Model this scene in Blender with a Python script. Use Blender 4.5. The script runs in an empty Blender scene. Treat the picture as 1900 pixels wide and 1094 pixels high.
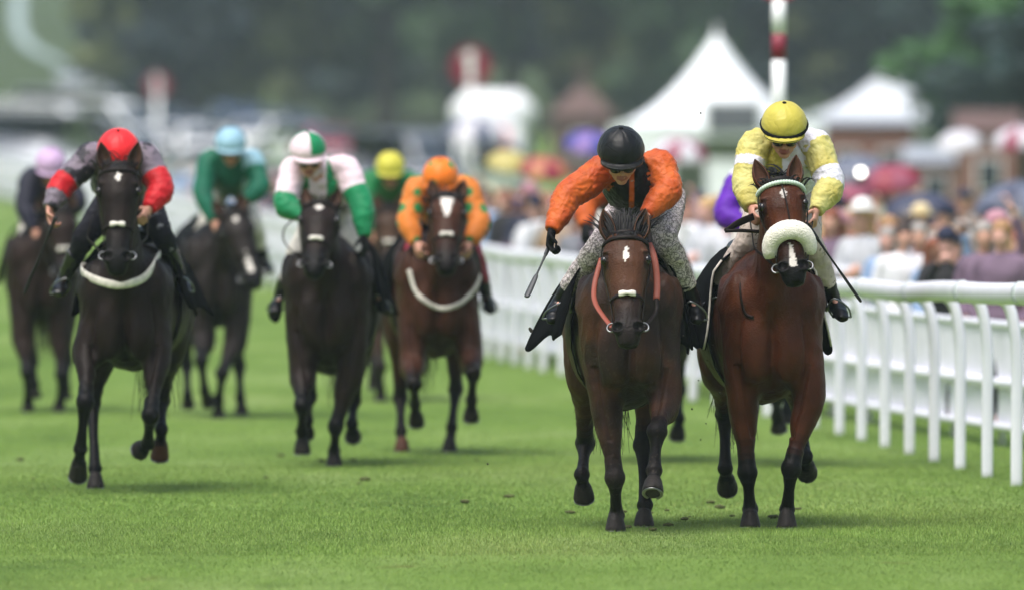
import bpy, math, random
import numpy as np
from mathutils import Vector as V, Matrix, kdtree, noise
R = math.radians
random.seed(7); RNG = np.random.default_rng(7)
scene = bpy.context.scene
COL = scene.collection

# ------------------------------------------------------------------ camera, sky, sun, exposure
FPX = 22400.0; HZ = 290.0; CAMH = 2.05          # focal length in photo pixels, horizon row, lens height
cam = bpy.data.cameras.new("camera"); camo = bpy.data.objects.new("camera", cam); COL.objects.link(camo)
camo.location = (0, 0, CAMH)
camo.rotation_euler = (R(90) - math.atan((547 - HZ) / FPX), 0, 0)
cam.sensor_width = 36; cam.lens = FPX / 1900 * 36
cam.clip_start = 1; cam.clip_end = 6000
cam.dof.use_dof = True; cam.dof.focus_distance = 65.6; cam.dof.aperture_fstop = 2.7
scene.camera = camo
w = bpy.data.worlds.new("World"); scene.world = w; w.use_nodes = True
nt = w.node_tree; sky = nt.nodes.new("ShaderNodeTexSky"); sky.sky_type = 'NISHITA'; sky.sun_disc = False
SUN_EL, SUN_AZ = R(66), R(212)
sky.sun_elevation = SUN_EL; sky.sun_rotation = SUN_AZ
sky.air_density = 1.6; sky.dust_density = 5.0; sky.ozone_density = 1.0
nt.links.new(sky.outputs[0], nt.nodes["Background"].inputs[0]); nt.nodes["Background"].inputs[1].default_value = 0.057
sl = bpy.data.lights.new("sun", 'SUN'); so = bpy.data.objects.new("sun", sl); COL.objects.link(so)
sl.energy = 1.25; sl.angle = R(40); sl.color = (1.0, 0.99, 0.985)
sdir = V((math.sin(SUN_AZ) * math.cos(SUN_EL), math.cos(SUN_AZ) * math.cos(SUN_EL), math.sin(SUN_EL)))
so.rotation_euler = sdir.to_track_quat('Z', 'Y').to_euler(); so.location = (0, 0, 60)
scene.view_settings.view_transform = 'Standard'; scene.view_settings.look = 'None'
scene.view_settings.gamma = 1; scene.view_settings.exposure = 1.6
scene.cycles.max_bounces = 6; scene.cycles.volume_bounces = 1
scene.cycles.use_denoising = True

# ------------------------------------------------------------------ small helpers
def lin(r, g, b, k=1.0):
    f = lambda c: (c / 255 / 12.92) if c / 255 <= .04045 else ((c / 255 + .055) / 1.055) ** 2.4
    return (f(r) * k, f(g) * k, f(b) * k, 1.0)

def mat(name, color=None, rough=.5, attr=None, spec=.5, noise_amt=0, noise_scale=8, bump=0, bump_scale=60, sheen=0, metal=0,
        stretch=None, coat=0, pattern=None, bump_dist=.01, ridged=False):
    m = bpy.data.materials.new(name); m.use_nodes = True; t = m.node_tree; N = t.nodes; L = t.links
    b = N["Principled BSDF"]; b.inputs["Roughness"].default_value = rough; b.inputs["Metallic"].default_value = metal
    b.inputs["Specular IOR Level"].default_value = spec
    if sheen: b.inputs["Sheen Weight"].default_value = sheen; b.inputs["Sheen Roughness"].default_value = .4
    if coat: b.inputs["Coat Weight"].default_value = coat; b.inputs["Coat Roughness"].default_value = .25
    tc = N.new("ShaderNodeTexCoord"); mp = N.new("ShaderNodeMapping"); L.new(tc.outputs["Object"], mp.inputs[0])
    if stretch: mp.inputs["Scale"].default_value = stretch
    if attr: a = N.new("ShaderNodeAttribute"); a.attribute_name = attr; src = a.outputs["Color"]
    else: a = N.new("ShaderNodeRGB"); a.outputs[0].default_value = color; src = a.outputs[0]
    if noise_amt:
        n = N.new("ShaderNodeTexNoise"); n.inputs["Scale"].default_value = noise_scale; n.inputs["Detail"].default_value = 6
        L.new(mp.outputs[0], n.inputs["Vector"])
        mr = N.new("ShaderNodeMapRange"); mr.inputs[1].default_value = .3; mr.inputs[2].default_value = .7
        mr.inputs[3].default_value = 1 - noise_amt; mr.inputs[4].default_value = 1 + noise_amt
        L.new(n.outputs[0], mr.inputs[0])
        mx = N.new("ShaderNodeMix"); mx.data_type = 'RGBA'; mx.blend_type = 'MULTIPLY'; mx.inputs[0].default_value = 1
        L.new(src, mx.inputs[6]); L.new(mr.outputs[0], mx.inputs[7]); src = mx.outputs[2]
    if pattern:   # (kind, colour, scale, threshold)
        kind, pc, ps, th = pattern
        if kind == 'crackle':
            n0 = N.new("ShaderNodeTexNoise"); n0.inputs["Scale"].default_value = ps * .6; n0.inputs["Detail"].default_value = 3
            L.new(mp.outputs[0], n0.inputs["Vector"])
            ma = N.new("ShaderNodeMix"); ma.data_type = 'VECTOR'; ma.inputs[0].default_value = .12
            L.new(mp.outputs[0], ma.inputs[4]); L.new(n0.outputs["Color"], ma.inputs[5])
            v = N.new("ShaderNodeTexVoronoi"); v.feature = 'DISTANCE_TO_EDGE'; v.inputs["Scale"].default_value = ps
            L.new(ma.outputs[1], v.inputs["Vector"])
            r = N.new("ShaderNodeMapRange"); r.inputs[1].default_value = th; r.inputs[2].default_value = th * 2.2
            r.inputs[3].default_value = 1; r.inputs[4].default_value = 0; L.new(v.outputs["Distance"], r.inputs[0])
        else:
            v = N.new("ShaderNodeTexNoise"); v.inputs["Scale"].default_value = ps; v.inputs["Detail"].default_value = 8
            v.inputs["Roughness"].default_value = .7
            L.new(mp.outputs[0], v.inputs["Vector"])
            r = N.new("ShaderNodeMapRange"); r.inputs[1].default_value = th; r.inputs[2].default_value = th + .06
            L.new(v.outputs[0], r.inputs[0])
        mx2 = N.new("ShaderNodeMix"); mx2.data_type = 'RGBA'; mx2.inputs[7].default_value = pc
        mlt = N.new("ShaderNodeMath"); mlt.operation = 'MULTIPLY'; mlt.inputs[1].default_value = .8
        L.new(r.outputs[0], mlt.inputs[0]); L.new(mlt.outputs[0], mx2.inputs[0]); L.new(src, mx2.inputs[6]); src = mx2.outputs[2]
    L.new(src, b.inputs["Base Color"])
    if bump:
        n2 = N.new("ShaderNodeTexNoise"); n2.inputs["Scale"].default_value = bump_scale; n2.inputs["Detail"].default_value = 4
        L.new(mp.outputs[0], n2.inputs["Vector"])
        bp = N.new("ShaderNodeBump"); bp.inputs["Strength"].default_value = bump; bp.inputs["Distance"].default_value = bump_dist
        hgt = n2.outputs[0]
        if ridged:
            n2.inputs["Distortion"].default_value = 1.2; n2.inputs["Detail"].default_value = 3
            q1 = N.new("ShaderNodeMath"); q1.operation = 'SUBTRACT'; q1.inputs[1].default_value = .5; L.new(hgt, q1.inputs[0])
            q2 = N.new("ShaderNodeMath"); q2.operation = 'ABSOLUTE'; L.new(q1.outputs[0], q2.inputs[0])
            q3 = N.new("ShaderNodeMath"); q3.operation = 'POWER'; q3.inputs[1].default_value = .6; L.new(q2.outputs[0], q3.inputs[0]); hgt = q3.outputs[0]
        L.new(hgt, bp.inputs["Height"]); L.new(bp.outputs[0], b.inputs["Normal"])
    return m

class MB:
    """collects shapes; every vertex carries a tag tuple (used for colours after remeshing)"""
    def __init__(s): s.v = []; s.f = []; s.t = []
    def add(s, vs, fs, tag=None):
        o = len(s.v); s.v += [tuple(x) for x in vs]; s.f += [tuple(i + o for i in f) for f in fs]
        if isinstance(tag, list): s.t += tag
        else: s.t += [tag] * len(vs)
    def join(s, o): s.add(o.v, o.f, list(o.t))

def cr(a, b, c, d, t):
    return 0.5 * ((2 * b) + (c - a) * t + (2 * a - 5 * b + 4 * c - d) * t * t + (3 * b - a - 3 * c + d) * t ** 3)

def tube(mb, pts, rad, tag=None, ref=(1, 0, 0), seg=14, sub=4, ends=True, part=None, power=2.0, linear=False):
    """lofted tube through pts; rad = radius or (lateral, other); smooth interpolation"""
    P = [np.array(p, float) for p in pts]; n = len(P)
    Q = [np.array(r if hasattr(r, '__len__') else (r, r), float) for r in rad]
    C = []; RR = []; T = []
    for i in range(n - 1):
        a, b, c, d = P[max(i - 1, 0)], P[i], P[i + 1], P[min(i + 2, n - 1)]
        ra, rb, rc, rd = Q[max(i - 1, 0)], Q[i], Q[i + 1], Q[min(i + 2, n - 1)]
        for k in range(sub):
            t = k / sub
            if linear: C.append(b + (c - b) * t); RR.append(rb + (rc - rb) * t)
            else:
                C.append(cr(a, b, c, d, t)); RR.append(np.maximum(cr(ra, rb, rc, rd, t), .0015))
            T.append((i + t) / (n - 1))
    C.append(P[-1]); RR.append(Q[-1]); T.append(1.0)
    vs = []; tg = []; fs = []
    ref = V(ref); m = len(C)
    for i in range(m):
        tn = V(C[min(i + 1, m - 1)] - C[max(i - 1, 0)])
        if tn.length < 1e-9: tn = V((0, 0, 1))
        tn.normalize(); a = ref - tn * ref.dot(tn)
        if a.length < .05: a = V((0, 1, .01)) - tn * V((0, 1, .01)).dot(tn)
        a.normalize(); b = tn.cross(a)
        for k in range(seg):
            th = 2 * math.pi * k / seg; cx, sx = math.cos(th), math.sin(th)
            if power != 2.0:
                cx = math.copysign(abs(cx) ** (2 / power), cx); sx = math.copysign(abs(sx) ** (2 / power), sx)
            vs.append(V(C[i]) + a * RR[i][0] * cx + b * RR[i][1] * sx)
            tg.append((part, T[i]) if part else tag)
    for i in range(m - 1):
        for k in range(seg):
            fs.append((i * seg + k, i * seg + (k + 1) % seg, (i + 1) * seg + (k + 1) % seg, (i + 1) * seg + k))
    if ends:
        fs.append(tuple(reversed(range(seg)))); fs.append(tuple(range((m - 1) * seg, m * seg)))
    mb.add(vs, fs, tg)

def ball(mb, c, r, tag=None, ax=None, nu=14, nv=9):
    """ellipsoid with axis vectors"""
    r = r if hasattr(r, '__len__') else (r, r, r)
    X, Y, Z = ax if ax else (V((1, 0, 0)), V((0, 1, 0)), V((0, 0, 1)))
    vs = []; fs = []; c = V(c)
    for j in range(1, nv):
        ph = math.pi * j / nv
        for i in range(nu):
            th = 2 * math.pi * i / nu
            vs.append(c + X * r[0] * math.sin(ph) * math.cos(th) + Y * r[1] * math.sin(ph) * math.sin(th) + Z * r[2] * math.cos(ph))
    top = len(vs); vs.append(c + Z * r[2]); vs.append(c - Z * r[2])
    for j in range(nv - 2):
        for i in range(nu):
            fs.append((j * nu + i, (j + 1) * nu + i, (j + 1) * nu + (i + 1) % nu, j * nu + (i + 1) % nu))
    for i in range(nu):
        fs.append((top, i, (i + 1) % nu)); fs.append((top + 1, (nv - 2) * nu + (i + 1) % nu, (nv - 2) * nu + i))
    mb.add(vs, fs, tag)

def box(mb, c, s, rz=0, tag=None, bev=0):
    c = V(c); x, y, z = s[0] / 2, s[1] / 2, s[2] / 2; ca, sa = math.cos(rz), math.sin(rz)
    if bev:
        pts = []
        for zz, ins in ((-z, bev), (-z + bev, 0), (z - bev, 0), (z, bev)):
            X, Y = x - ins, y - ins; q = bev * .8 if ins == 0 else bev * .3
            for (px, py) in ((X - q, -Y), (X, -Y + q), (X, Y - q), (X - q, Y), (-X + q, Y), (-X, Y - q), (-X, -Y + q), (-X + q, -Y)):
                pts.append(c + V((px * ca - py * sa, px * sa + py * ca, zz)))
        fs = [tuple(reversed(range(8))), tuple(range(24, 32))]
        for j in range(3):
            for i in range(8): fs.append((j * 8 + i, j * 8 + (i + 1) % 8, (j + 1) * 8 + (i + 1) % 8, (j + 1) * 8 + i))
        mb.add(pts, fs, tag); return
    vs = [c + V((px * ca - py * sa, px * sa + py * ca, pz)) for pz in (-z, z) for (px, py) in ((-x, -y), (x, -y), (x, y), (-x, y))]
    mb.add(vs, [(3, 2, 1, 0), (4, 5, 6, 7), (0, 1, 5, 4), (1, 2, 6, 5), (2, 3, 7, 6), (3, 0, 4, 7)], tag)

def mesh_of(mb, name, smooth=True):
    me = bpy.data.meshes.new(name); me.from_pydata(mb.v, [], mb.f)
    if smooth: me.polygons.foreach_set("use_smooth", [True] * len(me.polygons))
    me.update(); return me

def link(name, me, m=None, parent=None, loc=None):
    o = bpy.data.objects.new(name, me); COL.objects.link(o)
    if m is not None:
        for x in (m if isinstance(m, (list, tuple)) else [m]): me.materials.append(x)
    if parent: o.parent = parent
    if loc: o.location = loc
    return o

def build(mb, name, m, parent=None, smooth=True): return link(name, mesh_of(mb, name, smooth), m, parent)

def empty(name, loc, label=None, cat=None, group=None, rz=0):
    o = bpy.data.objects.new(name, None); COL.objects.link(o); o.location = loc; o.rotation_euler = (0, 0, rz)
    o.empty_display_size = .2
    tag(o, label, cat, group); return o
def tag(o, label=None, cat=None, group=None, kind=None):
    if label: o["label"] = label
    if cat: o["category"] = cat
    if group: o["group"] = group
    if kind: o["kind"] = kind
    return o

def remesh(mb, vox, smooth=6, fac=.5):
    """union of all shapes as one continuous surface -> (verts Nx3, faces, tag index per vertex)"""
    me = mesh_of(mb, "tmp"); o = bpy.data.objects.new("tmp", me); COL.objects.link(o)
    md = o.modifiers.new("r", 'REMESH'); md.mode = 'VOXEL'; md.voxel_size = vox; md.use_smooth_shade = True
    if smooth:
        ms = o.modifiers.new("s", 'SMOOTH'); ms.factor = fac; ms.iterations = smooth
    dg = bpy.context.evaluated_depsgraph_get(); dg.update()
    out = bpy.data.meshes.new_from_object(o.evaluated_get(dg))
    bpy.data.objects.remove(o); bpy.data.meshes.remove(me)
    kd = kdtree.KDTree(len(mb.v))
    for i, v in enumerate(mb.v): kd.insert(v, i)
    kd.balance()
    tags = [mb.t[kd.find(v.co)[1]] for v in out.vertices]
    out.polygons.foreach_set("use_smooth", [True] * len(out.polygons))
    return out, tags

def relax(me, mask, it):
    n = len(me.vertices); co = np.empty(n * 3); me.vertices.foreach_get("co", co); co = co.reshape(-1, 3)
    e = np.empty(len(me.edges) * 2, np.int32); me.edges.foreach_get("vertices", e); a, b = e[::2], e[1::2]
    dg = np.bincount(a, minlength=n) + np.bincount(b, minlength=n); w_ = np.array(mask, float)[:, None] * .6
    for _ in range(it):
        av = np.stack([np.bincount(a, co[b, k], n) + np.bincount(b, co[a, k], n) for k in range(3)], 1) / np.maximum(dg, 1)[:, None]
        co += (av - co) * w_
    me.vertices.foreach_set("co", co.ravel()); me.update()

def displace(me, fn):
    n = len(me.vertices); co = np.empty(n * 3); me.vertices.foreach_get("co", co); no = np.array([v.normal[:] for v in me.vertices]); co = co.reshape(-1, 3)
    d = np.array([fn(i, V(c)) for i, c in enumerate(co)])
    me.vertices.foreach_set("co", (co + no * d[:, None]).ravel()); me.update()

def set_col(me, cols, name="Col"):
    at = me.color_attributes.new(name, 'FLOAT_COLOR', 'POINT')
    at.data.foreach_set("color", np.array(cols, dtype=np.float32).ravel())

def merge_extra(me, mb, cols, default):
    """append loose pieces (eyes, ears) to a finished mesh, keep it one object; returns new mesh"""
    n = len(me.vertices); co = np.empty(n * 3, np.float32); me.vertices.foreach_get("co", co)
    vs = [tuple(x) for x in co.reshape(-1, 3)] + mb.v
    fs = [tuple(p.vertices) for p in me.polygons]; nb = len(fs)
    fs += [tuple(i + n for i in f) for f in mb.f]
    out = bpy.data.meshes.new(me.name); out.from_pydata(vs, [], fs)
    out.polygons.foreach_set("use_smooth", [True] * len(out.polygons))
    mi = [0] * nb + [1 if mb.t[f[0]] == 'eye' else 0 for f in mb.f]
    out.polygons.foreach_set("material_index", mi)
    set_col(out, list(cols) + [default.get(t, (.02, .02, .02, 1)) for t in mb.t])
    bpy.data.meshes.remove(me); return out

def lerp(a, b, t): return a + (b - a) * t
def lerpc(a, b, t): t = max(0, min(1, t)); return tuple(a[i] + (b[i] - a[i]) * t for i in range(3)) + (1,)
def pix(px, py, Y): return V(((px - 950) * Y / FPX, Y, CAMH - (py - HZ) * Y / FPX))

# ------------------------------------------------------------------ materials shared
M = {}
M['coat'] = mat("horse_coat", attr="Col", rough=.48, spec=.22, noise_amt=.35, noise_scale=6, bump=.5, bump_scale=90, coat=.03,
                pattern=('noise', lin(120, 108, 98, .5), 46, .66))
M['coat'].node_tree.nodes['Principled BSDF'].inputs['IOR'].default_value = 1.33
M['eye'] = mat("horse_eye", lin(14, 8, 7), .22, spec=.5)
M['hair'] = mat("horse_hair", lin(15, 13, 14), .55, spec=.2, noise_amt=.3, noise_scale=60, stretch=(1, 1, .1))
M['leather'] = mat("tack_leather", lin(24, 17, 14), .5, spec=.15, bump=.2)
M['tan_leather'] = mat("rein_rubber", lin(150, 74, 56, .8), .6, bump=.3)
M['metal'] = mat("steel", (.24, .24, .25, 1), .35, metal=1)
M['black_cloth'] = mat("black_cloth", lin(12, 12, 14), .9, bump=.4, bump_scale=25, spec=.03)
M['white_strap'] = mat("white_strap", lin(205, 200, 190), .7, noise_amt=.25, noise_scale=30)
M['fleece'] = mat("white_fleece", lin(232, 228, 214), .95, noise_amt=.12, noise_scale=50, bump=1, bump_scale=140, sheen=.4)
M['silk'] = mat("silk", attr="Col", rough=.55, spec=.25, noise_amt=.14, noise_scale=11, bump=.32, bump_scale=9, sheen=.15, bump_dist=.03, ridged=True)
M['silk_mud'] = mat("silk_mud_flecked", attr="Col", rough=.55, spec=.25, noise_amt=.14, noise_scale=11, bump=.32, bump_scale=9, sheen=.15, bump_dist=.03, ridged=True,
                    pattern=('noise', lin(96, 82, 50), 26, .66))
M['cap'] = mat("cap_silk", attr="Col", rough=.45, spec=.25, noise_amt=.08, noise_scale=14, bump=.35, bump_scale=9, sheen=.1, bump_dist=.015, ridged=True)
M['skin'] = mat("skin", attr="Col", rough=.5, noise_amt=.08, noise_scale=30)
M['boot'] = mat("boot_leather", lin(12, 11, 13), .35, spec=.28, bump=.25, bump_scale=30)
M['glove'] = mat("glove_black", lin(11, 11, 13), .75, bump=.3, spec=.15)
M['goggle'] = mat("goggle_lens", lin(28, 26, 28), .12, spec=.8)
M['whip'] = mat("whip", lin(48, 50, 54), .5, noise_amt=.3, noise_scale=60)
M['whip_black'] = mat("whip_black", lin(14, 14, 16), .5)
M['rail_white'] = mat("rail_white_plastic", lin(230, 230, 240), .35, noise_amt=.05, noise_scale=3)
M['white_paint'] = mat("white_paint", lin(228, 230, 232), .4, noise_amt=.04)
M['tyre'] = mat("tyre", lin(26, 26, 27), .8)
M['glass'] = mat("dark_glass", lin(38, 46, 56), .08, spec=.8)

# ------------------------------------------------------------------ ground and hill
def sm(a, b, x): t = max(0, min(1, (x - a) / (b - a))); return t * t * (3 - 2 * t)
def terrain(x, y):
    ys = [0, 230, 350, 420, 500, 560, 600, 700, 800, 1000, 3000]; zs = [0, 0, .8, 1.9, 3.0, 3.8, 4.9, 8.2, 12.4, 24, 60]
    z = float(np.interp(y, ys, zs))
    if y < 230 and x > 0: z -= .34 * sm(.7, 2.6, x - interp(SHEET, y)) * (1 - .9 * sm(96, 125, y)) * (1 - sm(165, 225, y))
    return z
def interp(line, y): return float(np.interp(y, [p[0] for p in line], [p[1] for p in line]))
SHEET = [(60, 5.6), (70, 5.0), (78, 4.25), (84.7, 3.58), (90, 3.02), (104, 1.66), (115, .62), (128, -.30), (160, -2.1), (198, -4.1), (260, -7.5), (350, -14.8), (450, -26), (600, -48)]
xs = sorted(set([-900, -500, -300, -200, -140, -100, -80, -60, -50] + list(np.arange(-44, 0, 4.0)) + list(np.arange(0, 16, .8)) + list(np.arange(16, 61, 4.0)) + [80, 100, 140, 200, 300, 500, 900]))
ys = list(np.arange(30, 130, 5.0)) + list(np.arange(130, 240, 10.0)) + list(np.arange(240, 820, 15.0)) + [850, 1000, 1400, 2000, 3000]
ys = [-200, -50, 0] + ys
mb = MB()
vs = [(x, y, terrain(x, y)) for y in ys for x in xs]; nx = len(xs)
fs = [(j * nx + i, j * nx + i + 1, (j + 1) * nx + i + 1, (j + 1) * nx + i) for j in range(len(ys) - 1) for i in range(nx - 1)]
mb.add(vs, fs)
def turf_mat():
    m = bpy.data.materials.new("turf"); m.use_nodes = True; t = m.node_tree; N = t.nodes; L = t.links; b = N["Principled BSDF"]
    tc = N.new("ShaderNodeTexCoord")
    def nz(sc, det=5, st=(1, 1, 1)):
        mp = N.new("ShaderNodeMapping"); mp.inputs["Scale"].default_value = st; L.new(tc.outputs["Object"], mp.inputs[0])
        n = N.new("ShaderNodeTexNoise"); n.inputs["Scale"].default_value = sc; n.inputs["Detail"].default_value = det
        n.inputs["Roughness"].default_value = .6; L.new(mp.outputs[0], n.inputs["Vector"]); return n
    def ramp(src, stops):
        r = N.new("ShaderNodeValToRGB"); L.new(src, r.inputs[0]); e = r.color_ramp.elements
        while len(e) < len(stops): e.new(.5)
        for k, (p, c) in enumerate(stops): e[k].position = p; e[k].color = c
        return r
    n1 = nz(.55, 6, (1, .22, 1)); n2 = nz(3.2, 5, (1, .3, 1)); n3 = nz(.12, 2)
    r1 = ramp(n1.outputs[0], [(.3, lin(76, 102, 38)), (.5, lin(99, 125, 54)), (.68, lin(116, 137, 76))])
    r2 = ramp(n2.outputs[0], [(.3, (.55, .6, .5, 1)), (.42, (.92, .92, .9, 1)), (.6, (1, 1, 1, 1)), (.75, (1.15, 1.1, 1.2, 1))])
    mx = N.new("ShaderNodeMix"); mx.data_type = 'RGBA'; mx.blend_type = 'MULTIPLY'; mx.inputs[0].default_value = .8
    L.new(r1.outputs[0], mx.inputs[6]); L.new(r2.outputs[0], mx.inputs[7])
    r3 = ramp(n3.outputs[0], [(.35, (.85, .9, .8, 1)), (.65, (1.1, 1.05, 1.1, 1))])
    mx2 = N.new("ShaderNodeMix"); mx2.data_type = 'RGBA'; mx2.blend_type = 'MULTIPLY'; mx2.inputs[0].default_value = .8
    L.new(mx.outputs[2], mx2.inputs[6]); L.new(r3.outputs[0], mx2.inputs[7])
    # worn, muddy scuffs
    n4 = nz(1.3, 6, (1, .4, 1)); r4 = ramp(n4.outputs[0], [(.67, (0, 0, 0, 1)), (.74, (1, 1, 1, 1))])
    mx3 = N.new("ShaderNodeMix"); mx3.data_type = 'RGBA'; mx3.inputs[7].default_value = lin(92, 96, 46)
    L.new(r4.outputs[0], mx3.inputs[0]); L.new(mx2.outputs[2], mx3.inputs[6])
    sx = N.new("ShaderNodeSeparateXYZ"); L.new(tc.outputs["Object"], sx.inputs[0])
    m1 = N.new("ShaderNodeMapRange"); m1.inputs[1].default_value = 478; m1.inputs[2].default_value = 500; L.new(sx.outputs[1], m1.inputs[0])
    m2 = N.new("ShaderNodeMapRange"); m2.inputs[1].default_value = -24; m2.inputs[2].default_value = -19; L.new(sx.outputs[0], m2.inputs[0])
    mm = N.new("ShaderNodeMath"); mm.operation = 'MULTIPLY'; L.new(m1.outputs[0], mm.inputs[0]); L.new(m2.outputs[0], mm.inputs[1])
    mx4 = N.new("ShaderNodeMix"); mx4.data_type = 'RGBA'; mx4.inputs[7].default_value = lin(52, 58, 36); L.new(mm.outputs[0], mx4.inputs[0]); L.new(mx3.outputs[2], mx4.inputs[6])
    m3 = N.new("ShaderNodeMapRange"); m3.inputs[1].default_value = 540; m3.inputs[2].default_value = 600; L.new(sx.outputs[1], m3.inputs[0])
    mx5 = N.new("ShaderNodeMix"); mx5.data_type = 'RGBA'; mx5.inputs[7].default_value = lin(62, 76, 44); L.new(m3.outputs[0], mx5.inputs[0]); L.new(mx4.outputs[2], mx5.inputs[6])
    L.new(mx5.outputs[2], b.inputs["Base Color"]); b.inputs["Roughness"].default_value = .85; b.inputs["Specular IOR Level"].default_value = .15
    n5 = nz(22, 4); bp = N.new("ShaderNodeBump"); bp.inputs["Strength"].default_value = .5; bp.inputs["Distance"].default_value = .04
    L.new(n5.outputs[0], bp.inputs["Height"]); L.new(bp.outputs[0], b.inputs["Normal"])
    return m
M['turf'] = turf_mat()
g = build(mb, "ground", M['turf']); tag(g, "green turf of the racecourse rising to a hill", "ground", kind="structure")

# grass blades near the plane of focus: one stuff object
def vnoise(x, y, seed):
    g_ = np.random.default_rng(seed).random((256, 256)); xi = np.floor(x).astype(int); yi = np.floor(y).astype(int); fx = x - xi; fy = y - yi
    fx = fx * fx * (3 - 2 * fx); fy = fy * fy * (3 - 2 * fy); a = g_[xi % 256, yi % 256]; b = g_[(xi + 1) % 256, yi % 256]; c = g_[xi % 256, (yi + 1) % 256]; d = g_[(xi + 1) % 256, (yi + 1) % 256]
    return (a * (1 - fx) + b * fx) * (1 - fy) + (c * (1 - fx) + d * fx) * fy
def grass():
    parts = []
    def patch(y0, y1, dens, wd, h0, h1):
        area = (y1 - y0) * (y0 + y1) / 2 * .0424 * 2 * 1.12; n = int(area * dens)
        y = RNG.uniform(y0, y1, n); x = RNG.uniform(-1, 1, n) * y * .0475
        f = vnoise(x * 1.1, y * .35, 1) * .6 + vnoise(x * 2.6, y * .9, 2) * .4; f2 = vnoise(x * 7, y * 2.2, 3) * .6 + vnoise(x * 16, y * 5, 4) * .4
        h = (h0 + (h1 - h0) * RNG.random(n)) * (.55 + .4 * f + .3 * f2)
        az = RNG.uniform(0, 2 * math.pi, n); ln = RNG.normal(0, .45, (n, 2)) * h[:, None]
        w_ = wd * RNG.uniform(.7, 1.3, n)
        dx, dy = np.cos(az) * w_ / 2, np.sin(az) * w_ / 2
        a = np.stack([x - dx, y - dy, np.zeros(n) - .004], 1); b = np.stack([x + dx, y + dy, np.zeros(n) - .004], 1)
        c = np.stack([x + ln[:, 0], y + ln[:, 1], h], 1)
        base = np.array([[.130, .218, .042]]) * (.75 + .5 * RNG.random((n, 1)))
        base = base * (.62 + .55 * f + .35 * f2)[:, None]; f3 = vnoise(x * .55 + 9, y * .16, 7); base = base + np.clip(f3 - .6, 0, 1)[:, None] * np.array([[.12, .05, .05]]); yel = (RNG.random(n) < .2)[:, None] * np.array([[.09, .06, .03]]); col = base + yel * RNG.random((n, 1)) + f2[:, None] * np.array([[.035, .03, .015]])
        parts.append((np.stack([a, b, c], 1).reshape(-1, 3), np.repeat(col, 3, 0)))
    patch(54, 62, 1300, .005, .006, .018); patch(62, 70, 3000, .0042, .007, .024); patch(70, 80, 1000, .008, .008, .02); patch(80, 92, 260, .010, .006, .018); patch(92, 105, 110, .012, .006, .016); patch(105, 125, 40, .014, .006, .015)
    co = np.concatenate([p[0] for p in parts]); cl = np.concatenate([p[1] for p in parts]); nv = len(co); nf = nv // 3
    me = bpy.data.meshes.new("grass"); me.vertices.add(nv); me.vertices.foreach_set("co", co.ravel().astype(np.float32))
    me.loops.add(nv); me.loops.foreach_set("vertex_index", np.arange(nv, dtype=np.int32))
    me.polygons.add(nf); me.polygons.foreach_set("loop_start", np.arange(0, nv, 3, dtype=np.int32))
    me.update(calc_edges=True); set_col(me, np.concatenate([cl, np.ones((nv, 1))], 1))
    m = mat("grass_blades", attr="Col", rough=.6, spec=.25)
    o = link("grass", me, m); tag(o, "short mown green grass blades on the course", "grass", kind="stuff")
grass()

# ------------------------------------------------------------------ horses
# head rings: t along poll->muzzle, half width, centre offset towards the face front, half depth
HEAD = [(-.06, .062, -.035, .055), (0, .098, -.035, .09), (.10, .122, -.04, .122), (.22, .127, -.05, .138), (.32, .119, -.052, .14),
        (.43, .104, -.045, .118), (.54, .091, -.035, .097), (.65, .080, -.027, .082), (.76, .073, -.02, .072), (.87, .073, -.02, .068),
        (.95, .066, -.025, .060), (1.02, .048, -.032, .042)]
class Ctx:
    """coordinates of one horse: root stands on the turf under its chest"""
    def __init__(s, cx, Y0): s.Y0 = Y0; s.X0 = (cx - 950) * Y0 / FPX; s.root = V((s.X0, Y0, 0))
    def p(s, px, py, dy=0): return pix(px, py, s.Y0 + dy) - s.root

def conform(pts, me, off=.012):
    from mathutils.bvhtree import BVHTree
    bv = BVHTree.FromPolygons([v.co[:] for v in me.vertices], [p.vertices[:] for p in me.polygons]); out = []
    for i in range(len(pts) - 1):
        for k in range(4):
            p = pts[i].lerp(pts[i + 1], k / 4); hit = bv.ray_cast(V((p.x, -2.5, p.z)), V((0, 1, 0)))
            if hit[0] is None: hit = bv.find_nearest(p)
            q = hit[0] + (hit[1] if hit[1].y < .2 else -hit[1]) * off
            if q.y < -.32: q = V((q.x, -.16, q.z))
            out.append(q)
    for _ in range(3): out = [out[0]] + [out[i - 1] * .25 + out[i] * .5 + out[i + 1] * .25 for i in range(1, len(out) - 1)] + [out[-1]]
    return out

class HeadFrame:
    def __init__(s, poll, muz, roll=0):
        s.P = V(poll); s.Mz = V(muz); s.a = (s.Mz - s.P); s.L = s.a.length; s.a.normalize()
        x = V((1, 0, 0)); x = (x - s.a * x.dot(s.a)).normalized(); s.x = x
        s.w = x.cross(s.a).normalized()
        if s.w.y > 0: s.w = -s.w
        s.k = s.L / .62
    def ring(s, t):
        for i in range(len(HEAD) - 1):
            if HEAD[i][0] <= t <= HEAD[i + 1][0]:
                u = (t - HEAD[i][0]) / (HEAD[i + 1][0] - HEAD[i][0]); return [lerp(HEAD[i][j], HEAD[i + 1][j], u) for j in (1, 2, 3)]
        return HEAD[-1][1:]
    def pt(s, t, x=0, w_=0): return s.P + s.a * t * s.L + s.x * x + s.w * w_
    def surf(s, t, ang, off=0):   # ang 0 = front (face), 90 = picture right
        hw, c, hh = s.ring(t); a = R(ang)
        return s.P + s.a * t * s.L + s.x * (hw + off) * math.sin(a) + s.w * (c + (hh + off) * math.cos(a))

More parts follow.
